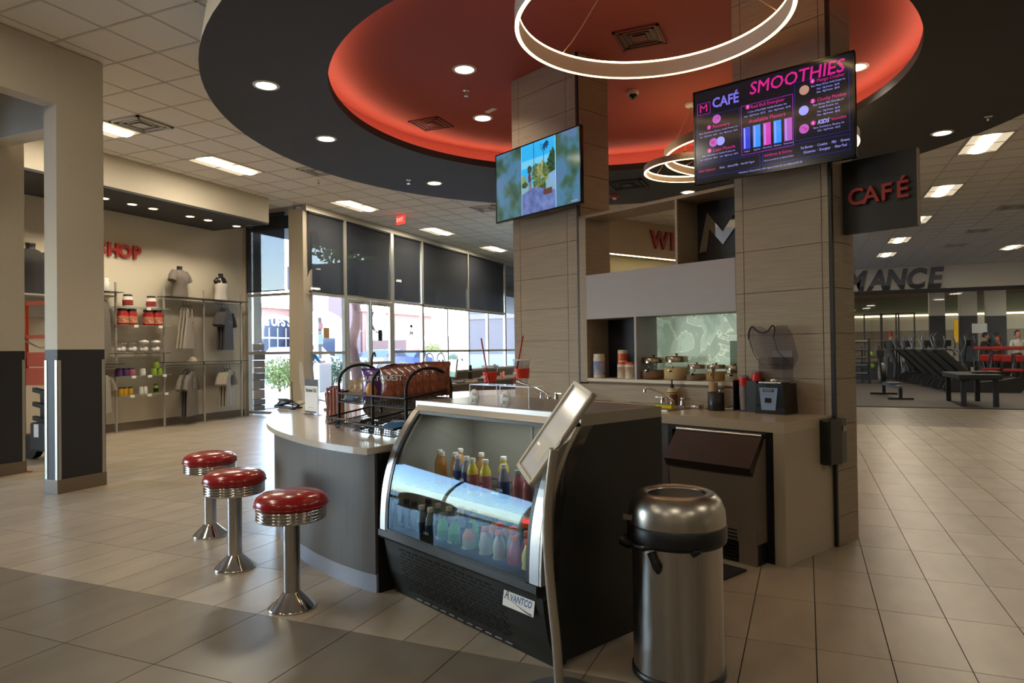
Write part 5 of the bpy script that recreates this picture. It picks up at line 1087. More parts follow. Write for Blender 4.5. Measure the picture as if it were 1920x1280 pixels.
shopjar(237, 2.34, .09, .24, m_white, m_black, 'white jar with black lid and red label, left of two on the top glass shelf', m_lw); shopjar(281, 2.34, .09, .24, m_white, m_black, 'white jar with black lid and red label, right of two on the top glass shelf', m_lw)
for px, l in ((227, 'leftmost'), (244, 'second from the left'), (275, 'third from the left'), (292, 'rightmost')): shopjar(px, 2.0, .1, .31, m_rj, m_black, 'large red tub with black lid, %s on the second glass shelf' % l, m_cl)
for px, l in ((225, 'first'), (246, 'second'), (267, 'third'), (289, 'fourth')):
    t = thing('shaker_jar', '%s round clear bowl of white goods on the dark middle shelf' % l, 'jar', (XU+.04, on(px, 1.47), 1.4765), 0, 'round clear bowls'); MB().lathe([(.06, 0), (.11, .04), (.125, .12), (.105, .2), (.07, .23)], n=24).build('bowl', m_jarg, t)
    for j in range(4): MB().ball((.03*math.cos(j*2.2), .05*math.sin(j*2.2), .06+.02*(j % 2)), .042, n=8).build('packet', m_pink, t)
    if px > 260: MB().lathe([(.08, .2), (.085, .23), (.02, .25)], n=20).build('lid', m_pink, t)
for px, c, l, r, h in ((219, (82, 38, 100), 'purple tub, left of two', .065, .15), (231, (82, 38, 100), 'purple tub, right of two', .065, .15), (243, (160, 84, 110), 'pink tub next to the purple ones', .065, .15), (264, (220, 216, 210), 'small white tub alone on the lower glass shelf', .055, .13)): shopjar(px, 1.04, r, h, mat('shopjar%d' % c[0], c, .4), m_black if c[0] < 200 else m_white, l)
m_lime = mat('jar_lime', (140, 168, 52), .4)
shopjar(285, 1.04, .055, .125, m_lime, m_lime, 'lime green tub, lower left of three'); shopjar(296, 1.04, .055, .125, m_lime, m_lime, 'lime green tub, lower right of three'); shopjar(290, 1.167, .055, .125, m_lime, m_lime, 'lime green tub stacked on top of the lower two')
for px, l in ((223, 'left'), (231, 'middle'), (241, 'right')): shopjar(px, .68, .042, .15, mat('jar_amber', (206, 156, 30), .4), m_black, 'small yellow bottle with black cap, %s of three on the lowest shelf' % l)
shopjar(261, .68, .038, .14, m_white, m_white, 'small white bottle, left of two on the lowest shelf'); shopjar(269, .68, .038, .14, m_white, m_white, 'small white bottle, right of two on the lowest shelf'); shopjar(289, .68, .045, .18, m_lime, m_black, 'black and green bottle at the right of the lowest shelf', m_black)
for px, z, l in ((268, 2.34, 'top glass shelf'), (244, 2.0, 'second glass shelf, at the left'), (290, 2.0, 'second glass shelf, at the right'), (239, 1.04, 'purple tub shelf, at the left'), (269, 1.04, 'purple tub shelf, in the middle'), (297, 1.04, 'purple tub shelf, at the right'), (236, .68, 'lowest shelf, at the left'), (268, .68, 'lowest shelf, in the middle'), (300, .68, 'lowest shelf, at the right')):
    tag(MB().box(0, .004, -.045, .045, -.05, 0).build('price_tag', m_pink, None, (XU+.165, on(px, z), z+.01)), 'small white price card on the edge of the '+l, 'tag', 'price cards on the glass shelves')
# busts and clothes
m_bust = mat('bust_black', (30, 28, 28), .4)
def bust(px, zb_, m, label, kind='tee', x=XU+.02, y=None, s=1.0, mark=None):
    t = thing('mannequin_bust', label, 'mannequin', (x, y if y is not None else on(px, zb_), zb_), PI/2+.25); t.scale = (s, s, s)
    secs = [(0, 0, 0, .20, .12), (0, 0, .12, .19, .115), (0, 0, .25, .17, .11), (0, -.01, .38, .21, .13), (0, 0, .48, .22, .12), (0, 0, .55, .17, .09), (0, 0, .585, .09, .07)]
    if kind == 'tee':
        MB().loft([(a, b, c, d*1.08, e*1.1) for a, b, c, d, e in secs], 32, ripple=.02, waves=9).build('shirt', m, t)
        for sx in (-1, 1): MB().tube([(sx*.17, 0, .53), (sx*.24, -.01, .46), (sx*.285, -.02, .34)], [.075, .08, .085], 14).build('sleeve', m, t)
        if mark: text('chest_print', mark, mat('tee_print', (140, 134, 126), .8), t, (0, -.155, .36), .16)
    else:
        MB().loft([(a, b, c, d*1.03, e*1.04) for a, b, c, d, e in secs[:4]]+[(0, -.01, .42, .2, .125)], 32, ripple=.03, waves=7).build('tank_top', m, t)
        for sx in (-1, 1): MB().tube([(sx*.11, -.09, .42), (sx*.125, -.06, .52), (sx*.115, .0, .565), (sx*.1, .08, .5)], .022, 8).build('strap', m, t)
        MB().loft([(0, 0, .36, .20, .115), (0, 0, .48, .215, .115), (0, 0, .56, .16, .085), (0, 0, .59, .07, .06)], 24).build('torso', m_bust, t)
        for sx in (-1, 1): MB().ball((sx*.2, 0, .46), .06).build('arm_cap', m_bust, t)
    MB().lathe([(.065, .575), (.052, .61), (.058, .65), (.06, .67), (1e-3, .672)], n=20).build('neck', m_bust, t); return t
m_tg = mat('tee_grey', (112, 104, 96), .9, var=.08, scale=30, bump=.2); m_td = mat('tee_dark', (62, 60, 64), .9, var=.08, scale=30, bump=.2); m_tl = mat('tee_light', (150, 142, 130), .9, var=.06, scale=30, bump=.2); m_tw = mat('tank_white', (206, 200, 190), .8); m_tb = mat('tee_black', (34, 33, 34), .8)
bust(336, 2.607, m_tg, 'black bust in a grey t-shirt with a letter on the chest', s=.95, mark='M'); bust(413, 2.607, m_tw, 'black bust in a white tank top', 'tank', s=.88)
def shirt(y, z, m, label, w=.5, h=.66, tank=False, x=XU+.16, rot=.5, grp=None, n_=3, extra=None, mark=None, mm=None):
    t = thing('hanging_shirt', label, 'shirt', (x, y, z), PI/2+rot, grp)
    for k in range(n_):
        o = .055*k; m_ = m if not (extra and k % 2) else extra; j = -.02*k
        if tank:
            MB().loft([(j, o, -h, w*.5, .035), (j, o, -h*.75, w*.42, .03), (j, o, -h*.5, w*.33, .028), (j, o, -h*.28, w*.25, .025)], 36, ripple=.10, waves=9, ph=k).build('tank_body', m_, t)
            for sx in (-1, 1): MB().tube([(j+sx*w*.2, o, -h*.29), (j+sx*w*.17, o, -.04)], .022, 6).build('strap', m_, t)
        else:
            MB().loft([(j, o, -h, w*.47, .04), (j, o, -h*.6, w*.43, .035), (j, o, -h*.3, w*.42, .035), (j, o, -h*.1, w*.36, .03), (j, o, -.015, w*.14, .02)], 36, ripple=.05, waves=9, ph=k).build('shirt_body', m_, t)
            for sx in (-1, 1): MB().tube([(j+sx*w*.32, o, -h*.12), (j+sx*w*.5, o, -h*.25), (j+sx*w*.6, o, -h*.42)], [.05, .06, .065], 10).build('sleeve', m_, t)
        MB().tube([(j-w*.36, o, -h*.1), (j-w*.1, o, .0), (j, o, .03), (j+w*.1, o, 0), (j+w*.36, o, -h*.1)], .009, 6).tube([(j, o, .03), (j, o, .06), (j+.02, o, .08), (j, o, .1), (j-.02, o, .085)], .004, 5).build('hanger', m_black, t)
    if mark: text('chest_print', mark, mm, t, (0, -.05, -h*.33), .075)
    return t
s_ = shirt(10.28, 2.42, m_tl, 'pale grey tank tops on black hangers with a small flag print', .70, .86, True); fl = MB(); rect(fl, .04, .15, -.40, -.32); fl.build('flag_print', mat('flag_rose', (190, 150, 150), .8), s_, (0, -.045, 0), (PI/2, 0, 0)); fl = MB(); rect(fl, .04, .08, -.36, -.32); fl.build('flag_corner', mat('flag_navy', (70, 72, 110), .8), s_, (0, -.047, 0), (PI/2, 0, 0))
shirt(11.30, 2.42, m_td, 'dark charcoal t-shirts hanging under the white tank top', .72, .90, mark='PERFORM', mm=mat('faded_print', (110, 104, 84), .8))
q_ = shirt(10.33, 1.10, m_tg, 'dusty grey t-shirts hanging lower left with a square print', .66, .92, extra=m_td); sq = MB(); rect(sq, -.1, .1, -.36, -.14); sq.build('square_print', mat('tee_square', (132, 122, 112), .9), q_, (0, -.05, 0), (PI/2, 0, 0)); text('mark', 'M', m_td, q_, (0, -.053, -.26), .1)
q_ = shirt(11.33, 1.10, m_tl, 'light grey t-shirts hanging lower right with a round black print', .66, .80); dd = MB(); blob(dd, .06, -.24, .09, 0, 0, 30, 1.4, .15); dd.build('round_print', m_tb, q_, (0, -.052, 0), (PI/2, 0, 0))
shirt(8.42, 2.42, m_tg, 'grey shirts partly hidden behind the near pillar, upper row', .5, .9, n_=2); shirt(8.42, 1.10, m_tl, 'grey shirts partly hidden behind the near pillar, lower row', .5, .7, n_=2)
shopjar(195, 2.605, .07, .24, m_white, m_white, 'plain white bottle just right of the near pillar')
t = thing('baseball_cap', 'pale baseball cap on the dark shelf', 'cap', (XU+.03, on(357, 1.29), 1.287)); MB().loft([(0, 0, 0, .10, .095), (0, 0, .05, .1, .09), (0, 0, .09, .06, .06), (0, 0, .1, .02, .02)], 20).build('crown', mat('cap_cream', (196, 184, 164), .8), t); MB().prism([(-.08, -.07), (-.06, -.17), (0, -.2), (.06, -.17), (.08, -.07)], 0, .008).build('visor', mat('cap_cream', (196, 184, 164), .8), t)
bust(55, 2.45, m_tb, 'black t-shirt on a bust seen between the two left pillars', x=-11.6, y=atx(57, 500, -11.6).y, s=1.25)
MB_ = thing('wall_shelf', 'grey shelf carrying the black shirt bust', 'shelf', (-11.6, atx(57, 500, -11.6).y, 2.45)); MB().box(-.35, .25, -.6, .6, -.03, 0).build('board', m_up, MB_); MB().box(-.35, -.3, -.5, .5, -.35, -.03).build('bracket', m_up, MB_)
# orange lift between the pillars
YL = 6.1; xl = aty(46, 620, YL).x; m_org = mat('safety_orange', (178, 58, 18), .4); m_lg = mat('lift_grey', (34, 34, 36), .5)
t = thing('platform_lift', 'orange and black personnel lift parked between the left pillars', 'lift', (xl, YL, 0))
zt_ = aty(58, 565, YL).z; zp = aty(58, 690, YL).z; zb_ = aty(58, 722, YL).z; zm = aty(58, 628, YL).z
MB().box(-.03, .64, 0, .7, zb_, zp, .006).build('platform', m_org, t); MB().box(.0, .64, .01, .04, zp+.02, zp+.22).build('toe_board', m_org, t)
for x, y in ((0, 0), (.6, 0), (0, .66), (.6, .66)): MB().box(x-.025, x+.025, y, y+.04, zp, zt_).build('rail_post', m_org, t)
for z in (zt_, zm): MB().box(0, .6, .0, .03, z-.05, z).build('rail', m_org, t); MB().box(0, .6, .66, .69, z-.05, z).build('rail', m_org, t)
MB().box(.12, .7, .3, .5, zm+.02, zt_-.08, .02).build('control_box', m_black, t); MB().tube(smooth([(0, -.01, zm-.06), (.2, -.01, zm-.14), (.4, -.01, zm-.18), (.7, -.01, zm-.12)], 4), .014, 6).build('chain', m_chrome, t)
for k in range(3): MB().prism([(.0, zb_-.04-.2*k), (.7, zb_-.16-.2*k), (.7, zb_-.22-.2*k), (0, zb_-.10-.2*k)], .1, .16, 'y').build('scissor_arm', m_lg, t)
MB().box(.0, .64, .2, .6, .1, zb_-.1, .02).build('mast', m_lg, t); MB().box(.1, .7, .0, .3, .12, .52, .03).build('battery_box', m_lg, t); MB().box(.2, .3, -.006, .0, .32, .5).build('data_plate', m_pink, t)
for x in (.02, .6): MB().tube([(x, .04, .17), (x, .14, .17)], .17, 20).build('wheel', m_black, t)
tag(MB().box(-9.26, -8.94, 5.44, 5.47, .0, .012).build('extension_cord', m_org, None, (0.05, 0, 0)), 'thin orange cord along the base of the left pillar', 'cord')

# ================================================================ GYM
m_gb = mat('machine_black', (26, 26, 28), .5); m_gs = mat('machine_silver', (96, 100, 108), .35, .7); m_pad = mat('pad_red', (140, 24, 22), .5); m_skin = mat('skin', (176, 120, 92), .6)
# padded table
c = gp(1838, 757); t = thing('low_table', 'long black low table with four legs, nearest in the gym', 'table', (3.63, 19.5, 0))
MB().box(-.42, .42, -1.05, 1.05, .62, .74, .02).build('top', m_gb, t)
for x, y in ((-.31, -.93), (.31, -.93), (-.31, .9), (.31, .9)): MB().box(x-.05, x+.05, y-.05, y+.05, 0, .62).build('leg', mat('leg_navy', (34, 40, 52), .5), t)
t = thing('balance_disc', 'flat black disc lying on the low table', 'disc', (3.9, 19.3, .74)); MB().lathe([(.25, 0), (.3, .02), (.3, .04), (.2, .06)], n=24).build('disc', m_gb, t)
# curved treadmills
def treadmill(x, y, label, s=1.0):
    t = thing('curved_treadmill', label, 'treadmill', (x, y, 0), 0, 'curved treadmills')
    P = [(0, .10), (.1, .32), (.35, .40), (.9, .30), (1.5, .36), (1.95, .46), (2.1, .40), (2.12, .22), (1.95, .0), (.2, .0)]
    MB().prism(P, -.42, -.34, 'y').prism(P, .34, .42, 'y').build('side_cover', m_gb, t)
    MB().prism([(.1, .12), (.35, .37), (.9, .27), (1.5, .33), (1.95, .42), (1.9, .12)], -.33, .33, 'y').build('belt', m_rubber, t)
    for y_ in (-.4, .4): MB().prism([(.75, .3), (.95, .3), (.1, 1.25), (-.12, 1.25)], y_-.03, y_+.03, 'y').build('slanted_upright', m_gb, t)
    MB().prism([(.80, .42), (.9, .42), (.06, 1.2), (-.04, 1.2)], -.36, .36, 'y').build('front_shield', m_gb, t)
    MB().box(-.25, .05, -.4, .4, 1.22, 1.3, .02).build('console_beam', m_gb, t); MB().box(-.12, -.08, -.18, .18, 1.3, 1.58, .01).build('console', m_gb, t)
    for y_ in (-.38, .38): MB().tube(smooth([(-.1, y_, 1.27), (.15, y_, 1.3), (.4, y_, 1.25), (.5, y_, 1.1)], 4), .025, 6).tube([(-.1, y_*.6, 1.3), (-.2, y_*.8, 1.65), (-.1, y_*.8, 1.8)], .018, 6).build('handle', m_gs, t)
    return t
tm = treadmill(3.75, 24.4, 'curved treadmill nearest the low table')
for i, (x, y) in enumerate([(3.65, 25.9), (3.55, 27.4), (3.45, 28.9), (3.35, 30.4)]): dup(tm, (x, y, 0), None, '%s curved treadmill behind the nearest one' % ['second', 'third', 'fourth', 'fifth and farthest'][i])
def elliptical(x, y, rot, label):
    t = thing('elliptical_trainer', label, 'trainer', (x, y, 0), rot, 'elliptical trainers')
    MB().box(-.25, .25, -.8, .8, .0, .12, .02).build('base', m_gb, t); MB().loft([(0, .5, .1, .2, .3), (0, .5, .45, .2, .32), (0, .5, .7, .12, .15)], 14).build('housing', m_gb, t); MB().tube([(0, .45, .6), (0, .3, 1.4)], .04, 8).box(-.16, .16, .22, .3, 1.35, 1.6, .02).build('mast', m_gb, t)
    for sx in (-1, 1): MB().tube(smooth([(sx*.26, .2, .5), (sx*.28, .25, 1.0), (sx*.22, .1, 1.45), (sx*.2, .18, 1.75)], 4), .025, 6).build('arm_lever', m_gs, t); MB().box(sx*.15-.07, sx*.15+.07, -.5, .1, .3, .36, .01).build('pedal', m_gb, t)
    return t
el = elliptical(3.9, 31.7, .4, 'elliptical trainer by the gym glass, first from the left')
for i, x in enumerate((4.6, 5.3, 6.0, 6.7)): dup(el, (x, 31.7, 0), .4+.1*i, 'elliptical trainer by the gym glass, %s from the left' % ['second', 'third', 'fourth', 'fifth'][i])
# rower
c = gp(1648, 742); t = thing('rowing_machine', 'rowing machine with round flywheel just right of the panelled pillar', 'rower', (2.15, 21.6, 0), .1)
MB().box(-.04, .04, -1.1, .9, .28, .36, .01).build('rail', m_gs, t); MB().box(-.3, .3, -1.16, -1.08, .0, .05).box(-.04, .04, -1.14, -1.06, 0, .3).build('rear_foot', m_gb, t); MB().box(-.35, .35, .9, .98, 0, .06).box(-.04, .04, .86, .94, 0, .4).build('front_foot', m_gb, t)
MB().tube([(-.06, 1.15, .62), (.06, 1.15, .62)], .30, 28).build('flywheel', m_gb, t); MB().lathe([(.2, -.065), (.2, .065)], n=24).build('wheel_cover', mat('bronze_cover', (168, 140, 110), .3, .7), t, (0, 1.15, .62), (0, PI/2, 0)); MB().tube([(-.05, .9, .4), (-.12, .8, 1.15)], .03, 8).box(-.2, 0, .74, .8, 1.1, 1.3, .01).build('monitor_arm', m_gb, t); MB().box(-.15, .15, -.5, -.15, .37, .42, .02).build('seat', mat('rower_blue', (50, 62, 80), .5), t)
# dumbbell rack
q = aty(1612, 680, 29); t = thing('dumbbell_rack', 'tall dumbbell rack beside the panelled pillar', 'rack', (q.x-.2, 29, 0))
MB().box(-.75, -.7, -.25, .25, 0, 1.7).box(.5, .55, -.25, .25, 0, 1.7).build('frame', m_gb, t)
for k in range(5): MB().box(-.7, .5, -.2, .2, .28+.3*k, .30+.3*k).build('shelf', m_gb, t); MB().tube([(-.65, -.1, .38+.3*k), (.45, -.1, .38+.3*k)], .045, 8).build('dumbbell_row', m_gs, t)
for px, l in ((1637, 'left'), (1668, 'middle'), (1697, 'right')):
    q = aty(px, 620, 31.0); t = thing('squat_rack', 'thin black squat rack frame, %s of three' % l, 'rack', (q.x, 30.9, 0), group='squat racks'); MB().box(-.34, -.29, 0, .05, 0, 2.70).box(.29, .34, 0, .05, 0, 2.70).box(-.34, .34, 0, .05, 2.65, 2.70).build('frame', m_gb, t); MB().tube([(-.35, -.05, 1.6), (.35, -.05, 1.6)], .02, 6).build('barbell', m_gs, t)
t = thing('kettlebell_stand', 'black stand with green weights behind the rower', 'stand', (aty(1632, 680, 29.5).x, 29.5, 0)); MB().box(-.3, -.27, -.2, .2, 0, 1.4).box(.27, .3, -.2, .2, 0, 1.4).box(-.3, .3, -.2, .2, .5, .53).box(-.3, .3, -.2, .2, .95, .98).build('frame', m_gb, t); MB().ball((0, 0, 1.09), .11).build('green_weight', m_lime, t); MB().ball((.05, 0, .64), .11).build('green_weight', m_lime, t)
def padmach(px, Y, label, tall=.9, rot=0):
    q = aty(px, 690, Y); t = thing('pad_machine', label, 'machine', (q.x, Y, 0), rot, 'red padded machines')
    MB().box(-.35, .35, -.05, .05, 0, .06).box(-.04, .04, -.4, .4, 0, .06).build('foot', m_gs, t); MB().tube([(-.1, 0, .05), (0, 0, .5), (.05, 0, tall)], .05, 8).tube([(.12, .2, .05), (0, 0, .5)], .04, 8).build('frame', m_gs, t)
    MB().box(-.34, -.04, -.12, .12, tall-.18, tall+.08, .04).build('pad', m_pad, t); MB().box(.06, .36, -.12, .12, tall-.18, tall+.08, .04).build('pad', m_pad, t); MB().box(-.3, .3, -.1, .1, .42, .54, .04).build('seat_pad', m_pad, t)
    MB().box(-.5, .5, .1, .2, tall+.25, tall+.38, .03).build('back_pad', m_pad, t); return t
padmach(1857, 30.5, 'red padded machine, left of two at the far right', .95); padmach(1899, 29.2, 'red padded machine with white frame at the right edge', .95)
q = aty(1798, 612, 40); t = thing('hanging_banner', 'yellow banner hanging in the back room behind the machines', 'banner', (q.x, 39, 1.5)); MB().box(-.4, .4, -.05, .05, 0, 1.1, .02).build('cloth', mat('banner_yellow', (206, 160, 20), .6), t)
q = aty(1863, 613, 33.5); t = thing('wall_notice', 'small white notice on the right gym pillar', 'notice', (q.x, 36.0, q.z)); MB().box(-.28, .28, -.05, .0, -.2, .22).build('sheet', m_pink, t)
q = aty(1824, 692, 32.95); tag(MB().box(-.06, .06, -.02, 0, -.09, .09).build('outlet_plate', m_white, None, (q.x, 32.999, q.z)), 'small white outlet plate on the low black wall', 'outlet')

# people seen small in the gym: one skinned body each
def person(loc, rot, label, top, legs, hair, pose='lean', s=1.0):
    t = thing('person', label, 'person', loc, rot)
    J = {'pel': (0, 0, .95), 'chest': (0, -.06, 1.28), 'neck': (0, -.08, 1.48), 'head': (0, -.10, 1.60),
         'shL': (.19, -.06, 1.42), 'elL': (.27, -.22, 1.18), 'haL': (.2, -.46, 1.2), 'shR': (-.19, -.06, 1.42), 'elR': (-.27, -.22, 1.18), 'haR': (-.2, -.46, 1.2),
         'hiL': (.1, 0, .9), 'knL': (.13, -.06, .5), 'anL': (.12, .03, .09), 'toL': (.13, -.12, .04), 'hiR': (-.1, 0, .9), 'knR': (-.13, -.14, .52), 'anR': (-.12, -.05, .09), 'toR': (-.13, -.2, .04)}
    R_ = {'pel': .14, 'chest': .155, 'neck': .055, 'head': .06, 'shL': .065, 'shR': .065, 'elL': .045, 'elR': .045, 'haL': .03, 'haR': .03, 'hiL': .1, 'hiR': .1, 'knL': .065, 'knR': .065, 'anL': .042, 'anR': .042, 'toL': .035, 'toR': .035}
    ED = [('pel', 'chest'), ('chest', 'neck'), ('neck', 'head'), ('chest', 'shL'), ('shL', 'elL'), ('elL', 'haL'), ('chest', 'shR'), ('shR', 'elR'), ('elR', 'haR'), ('pel', 'hiL'), ('hiL', 'knL'), ('knL', 'anL'), ('anL', 'toL'), ('pel', 'hiR'), ('hiR', 'knR'), ('knR', 'anR'), ('anR', 'toR')]
    ks = list(J); me = bpy.data.meshes.new('body'); me.from_pydata([J[k] for k in ks], [(ks.index(a), ks.index(b)) for a, b in ED], [])
    o = link('body', me, t); md = o.modifiers.new('skin', 'SKIN'); o.modifiers.new('sub', 'SUBSURF').levels = 1
    for i, k in enumerate(ks): me.skin_vertices[0].data[i].radius = (R_[k], R_[k]); me.skin_vertices[0].data[i].use_root = (k == 'pel')
    dg = bpy.context.evaluated_depsgraph_get(); m2 = bpy.data.meshes.new_from_object(o.evaluated_get(dg)); o.modifiers.clear(); o.data = m2
    m2.materials.clear()
    for m in (top, legs, m_skin): m2.materials.append(m)
    for p in m2.polygons:
        c = p.center; p.use_smooth = True
        p.material_index = 2 if (c.z > 1.47 or c.y < -.3) else (0 if c.z > .98 or abs(c.x) > .21 and c.z > .9 else 1)
    MB().loft([(0, -.10, 1.53, .05, .06), (0, -.12, 1.58, .07, .085), (0, -.10, 1.66, .078, .095), (0, -.09, 1.74, .06, .075), (0, -.08, 1.77, .02, .03)], 16).ball((-.03, -.185, 1.66), .011).ball((.03, -.185, 1.66), .011).box(-.012, .012, -.215, -.19, 1.61, 1.65, .005).build('head', m_skin, t)
    MB().loft([(0, -.05, 1.60, .075, .07), (0, -.06, 1.68, .086, .09), (0, -.075, 1.76, .07, .085), (0, -.075, 1.80, .03, .04)], 16).build('hair', hair, t)
    t.scale = (s, s, s); return t
m_hr = mat('hair_red', (120, 52, 30), .7); m_hb = mat('hair_dark', (26, 20, 18), .7)
q = aty(1668, 640, 32.2); person((q.x, 32.2, 0), 2.6, 'person in a black top with reddish hair among the machines', m_tb, m_td, m_hr, s=1.12)
q = aty(1906, 640, 31.6); person((q.x, 31.6, 0), .2, 'person in a white t-shirt leaning over the red pads at the right edge', mat('tee_white', (190, 196, 190), .8), m_td, m_hb, s=1.08)
q = aty(1843, 640, 31.8); person((q.x, 31.8, 0), 1.8, 'person with dark hair in a dark top behind the red pads', m_tb, m_td, m_hb, s=1.05)
q = aty(1876, 640, 32.3); person((q.x, 32.3, 0), -1.2, 'person in brown bending beside the right gym pillar', mat('tee_brown', (120, 84, 62), .8), m_td, m_hr, s=.98)

# ================================================================ OUTSIDE
m_asph = mat('pale_asphalt', (190, 186, 178), .9, var=.06, scale=2, world=True); m_conc = mat('walk_concrete', (214, 208, 198), .9, var=.04, scale=2, world=True)
tag(MB().box(-110, -10.22, -60, 110, -.3, -.1).build('parking_ground', m_asph), 'sunlit parking lot outside the windows', kind='structure')
tag(MB().box(-15.5, -10.3, -30, 70, -.1, -.03).build('sidewalk', m_conc), 'bright concrete walk along the windows', kind='structure')
def out(px, py, z=-.1): return gp(px, py, z)
XB = -62.0
m_brk = mat('pale_brick', (92, 62, 56), .8, rgb2=(112, 80, 72), scale=5, stretch=(1, 1, 3)); m_arch = mat('arch_stucco', (170, 160, 150), .8); m_wind = mat('shop_window', (40, 48, 60), .1)
def shopfront(y0, y1, h, label, arches, m=m_brk, dep=8):
    t = thing('shop_building', label, 'building', (XB, (y0+y1)/2, -.1)); w = (y1-y0)/2
    MB().box(-dep, 0, -w, w, 0, h).build('wall', m, t); MB().box(-dep-.2, .3, -w-.2, w+.2, h, h+.5).build('parapet', m_arch, t)
    for yc, r, hb_ in arches:
        y = yc-(y0+y1)/2; P = [(y-r, 0), (y-r, hb_)]+[(y-r*math.cos(PI*k/12), hb_+r*.6*math.sin(PI*k/12)) for k in range(1, 12)]+[(y+r, hb_), (y+r, 0)]; Q = [(y+(a-y)*1.16, b*1.0+(.5 if b > 0 else 0)) for a, b in P]
        MB().prism(Q, .0, .25, 'x').build('arch_surround', m_arch, t); MB().prism(P, .25, .3, 'x').build('window', m_wind, t)
        mb = MB()
        for k in range(-2, 3): mb.box(.3, .36, y+k*r*.36-.06, y+k*r*.36+.06, 0, hb_+r*.3)
        mb.box(.3, .36, y-r, y+r, hb_-.1, hb_+.1); mb.build('window_bars', m_arch, t)
    return t
yA = atx(505, 640, XB).y; yB = atx(600, 640, XB).y; yC = atx(715, 640, XB).y; yD = atx(760, 640, XB).y
zt1 = atx(520, 577, XB).z; yB2 = atx(573, 640, XB).y
b1 = shopfront(yA-14, yB2-.3, zt1, 'brick shop building with wide arch across the lot, left part', [(atx(517, 640, XB).y, 4.2, 3.4)])
text('letter_sign', 'The UPS Store', m_pink, b1, (.3, atx(523, 603, XB).y-(yA-14+yB2-.3)/2, atx(523, 603, XB).z), 1.5, rot=(PI/2, 0, PI/2), ext=.05, off=.03)
b2 = shopfront(yB2, yC-5.5, zt1+6, 'tall brick shop building behind the white tower across the lot', [], mat('mauve_brick', (70, 56, 62), .8), .8)
b3 = shopfront(yC-5, yD+9, zt1+.5, 'brick shop building with small arches behind the doors and fourth window', [(atx(707, 640, XB).y, 2.6, 4.2), (atx(757, 640, XB).y, 2.4, 4.6), (atx(777, 640, XB).y, 2.0, 4.6)])
t = thing('roundel_sign', 'white oval sign on the far brick building', 'sign', (XB+.4, atx(707, 600, XB).y, atx(707, 601, XB).z)); MB().lathe([(1.9, 0), (1.9, .2)], n=24).build('plate', m_arch, t, (0, 0, 0), (0, PI/2, 0))
t = thing('clock_tower', 'white arched tower front between the far buildings', 'tower', (XB+2.2, atx(593, 600, XB+2).y, -.1)); h = atx(593, 585, XB+2).z; P = [(-4.6, 0), (-4.6, h-2.4)]+[(-4.6*math.cos(PI*k/12), h-2.4+2.6*math.sin(PI*k/12)) for k in range(1, 12)]+[(4.6, h-2.4), (4.6, 0)]; MB().prism(P, 0, 1.2, 'x').build('front', m_arch, t); MB().box(.2, 1.0, -1.0, 1.0, h, h+6).build('pier', m_arch, t); MB().box(1.21, 1.3, -2, 2, .0, 3.4).build('shop_glass', m_wind, t)
# far right buildings, seen through the right panes
t = thing('low_building', 'low mauve building beyond the right hand panes', 'building', (-48, atx(900, 650, -48).y, -.1)); MB().box(-6, 0, -22, 14, 0, 3.0).build('wall', mat('mauve_wall', (100, 76, 70), .8), t); MB().box(-6, 0.0, -22, 14, 3.0, 3.6).build('roof', m_arch, t)
t = thing('near_building', 'grey mauve building wing close to the last panes', 'building', (-22, atx(925, 600, -22).y+5, -.1)); MB().box(-3, 3, -3.5, 10, 0, 4.0).box(-3, 3, -3.5, 10, 4.4, 8).build('wall', mat('wing_wall', (92, 84, 84), .8), t); MB().box(-3.1, 3.1, -3.6, 10.1, 4.0, 4.4).build('ledge', mat('ledge_dark', (110, 100, 108), .8), t)
MB().box(-3.05, 3.05, -3.55, 10, .0, 1.2).build('plinth', mat('plinth_blue', (124, 126, 132), .8), t)
struct('trim_4', MB().box(-11.6, -11.2, 15.6, 30, -.03, .62), mat('low_wall_pale', (196, 200, 206), .8), 'pale low wall outside under the right panes')
# tree
q = out(664, 722); m_bark = mat('pale_bark', (84, 56, 46), .9, var=.15, scale=10, bump=.6); m_leaf = mat('olive_leaf', (96, 120, 56), .7, var=.4, scale=3)
def leafcloud(mb, c, r, n_, s, sz=1):
    for _ in range(n_):
        a, b_ = random.uniform(0, 2*PI), math.acos(random.uniform(-1, 1)); rr = r*random.random()**.33; p = Vector((c[0]+rr*math.sin(b_)*math.cos(a), c[1]+rr*math.sin(b_)*math.sin(a), c[2]+sz*rr*math.cos(b_)))
        e = Vector((random.gauss(0, 1), random.gauss(0, 1), random.gauss(0, 1))).normalized(); f = e.orthogonal().normalized()*s*.5; e = e*s
        mb.add([p-e*.5, p+f*.5, p+e*.5, p-f*.5], [(0, 1, 2, 3)])
    return mb
XT = -17.0; h1 = atx(672, 722, XT); t = thing('tree', 'tree with a twisting pinkish trunk outside the glass doors', 'tree', (XT, h1.y, -.1))
pts = [(0, atx(px, py, XT).y-h1.y, atx(px, py, XT).z+.1) for px, py in ((671, 735), (670, 700), (663, 668), (660, 640), (667, 610), (668, 575), (660, 520), (655, 450))]; pts[0] = (0, pts[0][1], 0)
MB().tube(smooth(pts, 5), [.26-.0035*i for i in range(36)], 14).build('trunk', m_bark, t); zt2_ = pts[-1][2]
leafcloud(leafcloud(leafcloud(MB(), (0, .5, zt2_+.8), 1.9, 1500, .32), (0, -1.6, zt2_+.2), 1.3, 700, .3), (0, 2.3, zt2_-.4), 1.3, 700, .3).build('foliage', m_leaf, t); tag(t.children[-1], kind='stuff')
for y_ in (-1.3, 2.0): MB().tube([(0, pts[4][1], pts[4][2]+.6), (0, y_*.5, zt2_-1), (0, y_, zt2_)], [.12, .09, .05], 8).build('branch', m_bark, t)
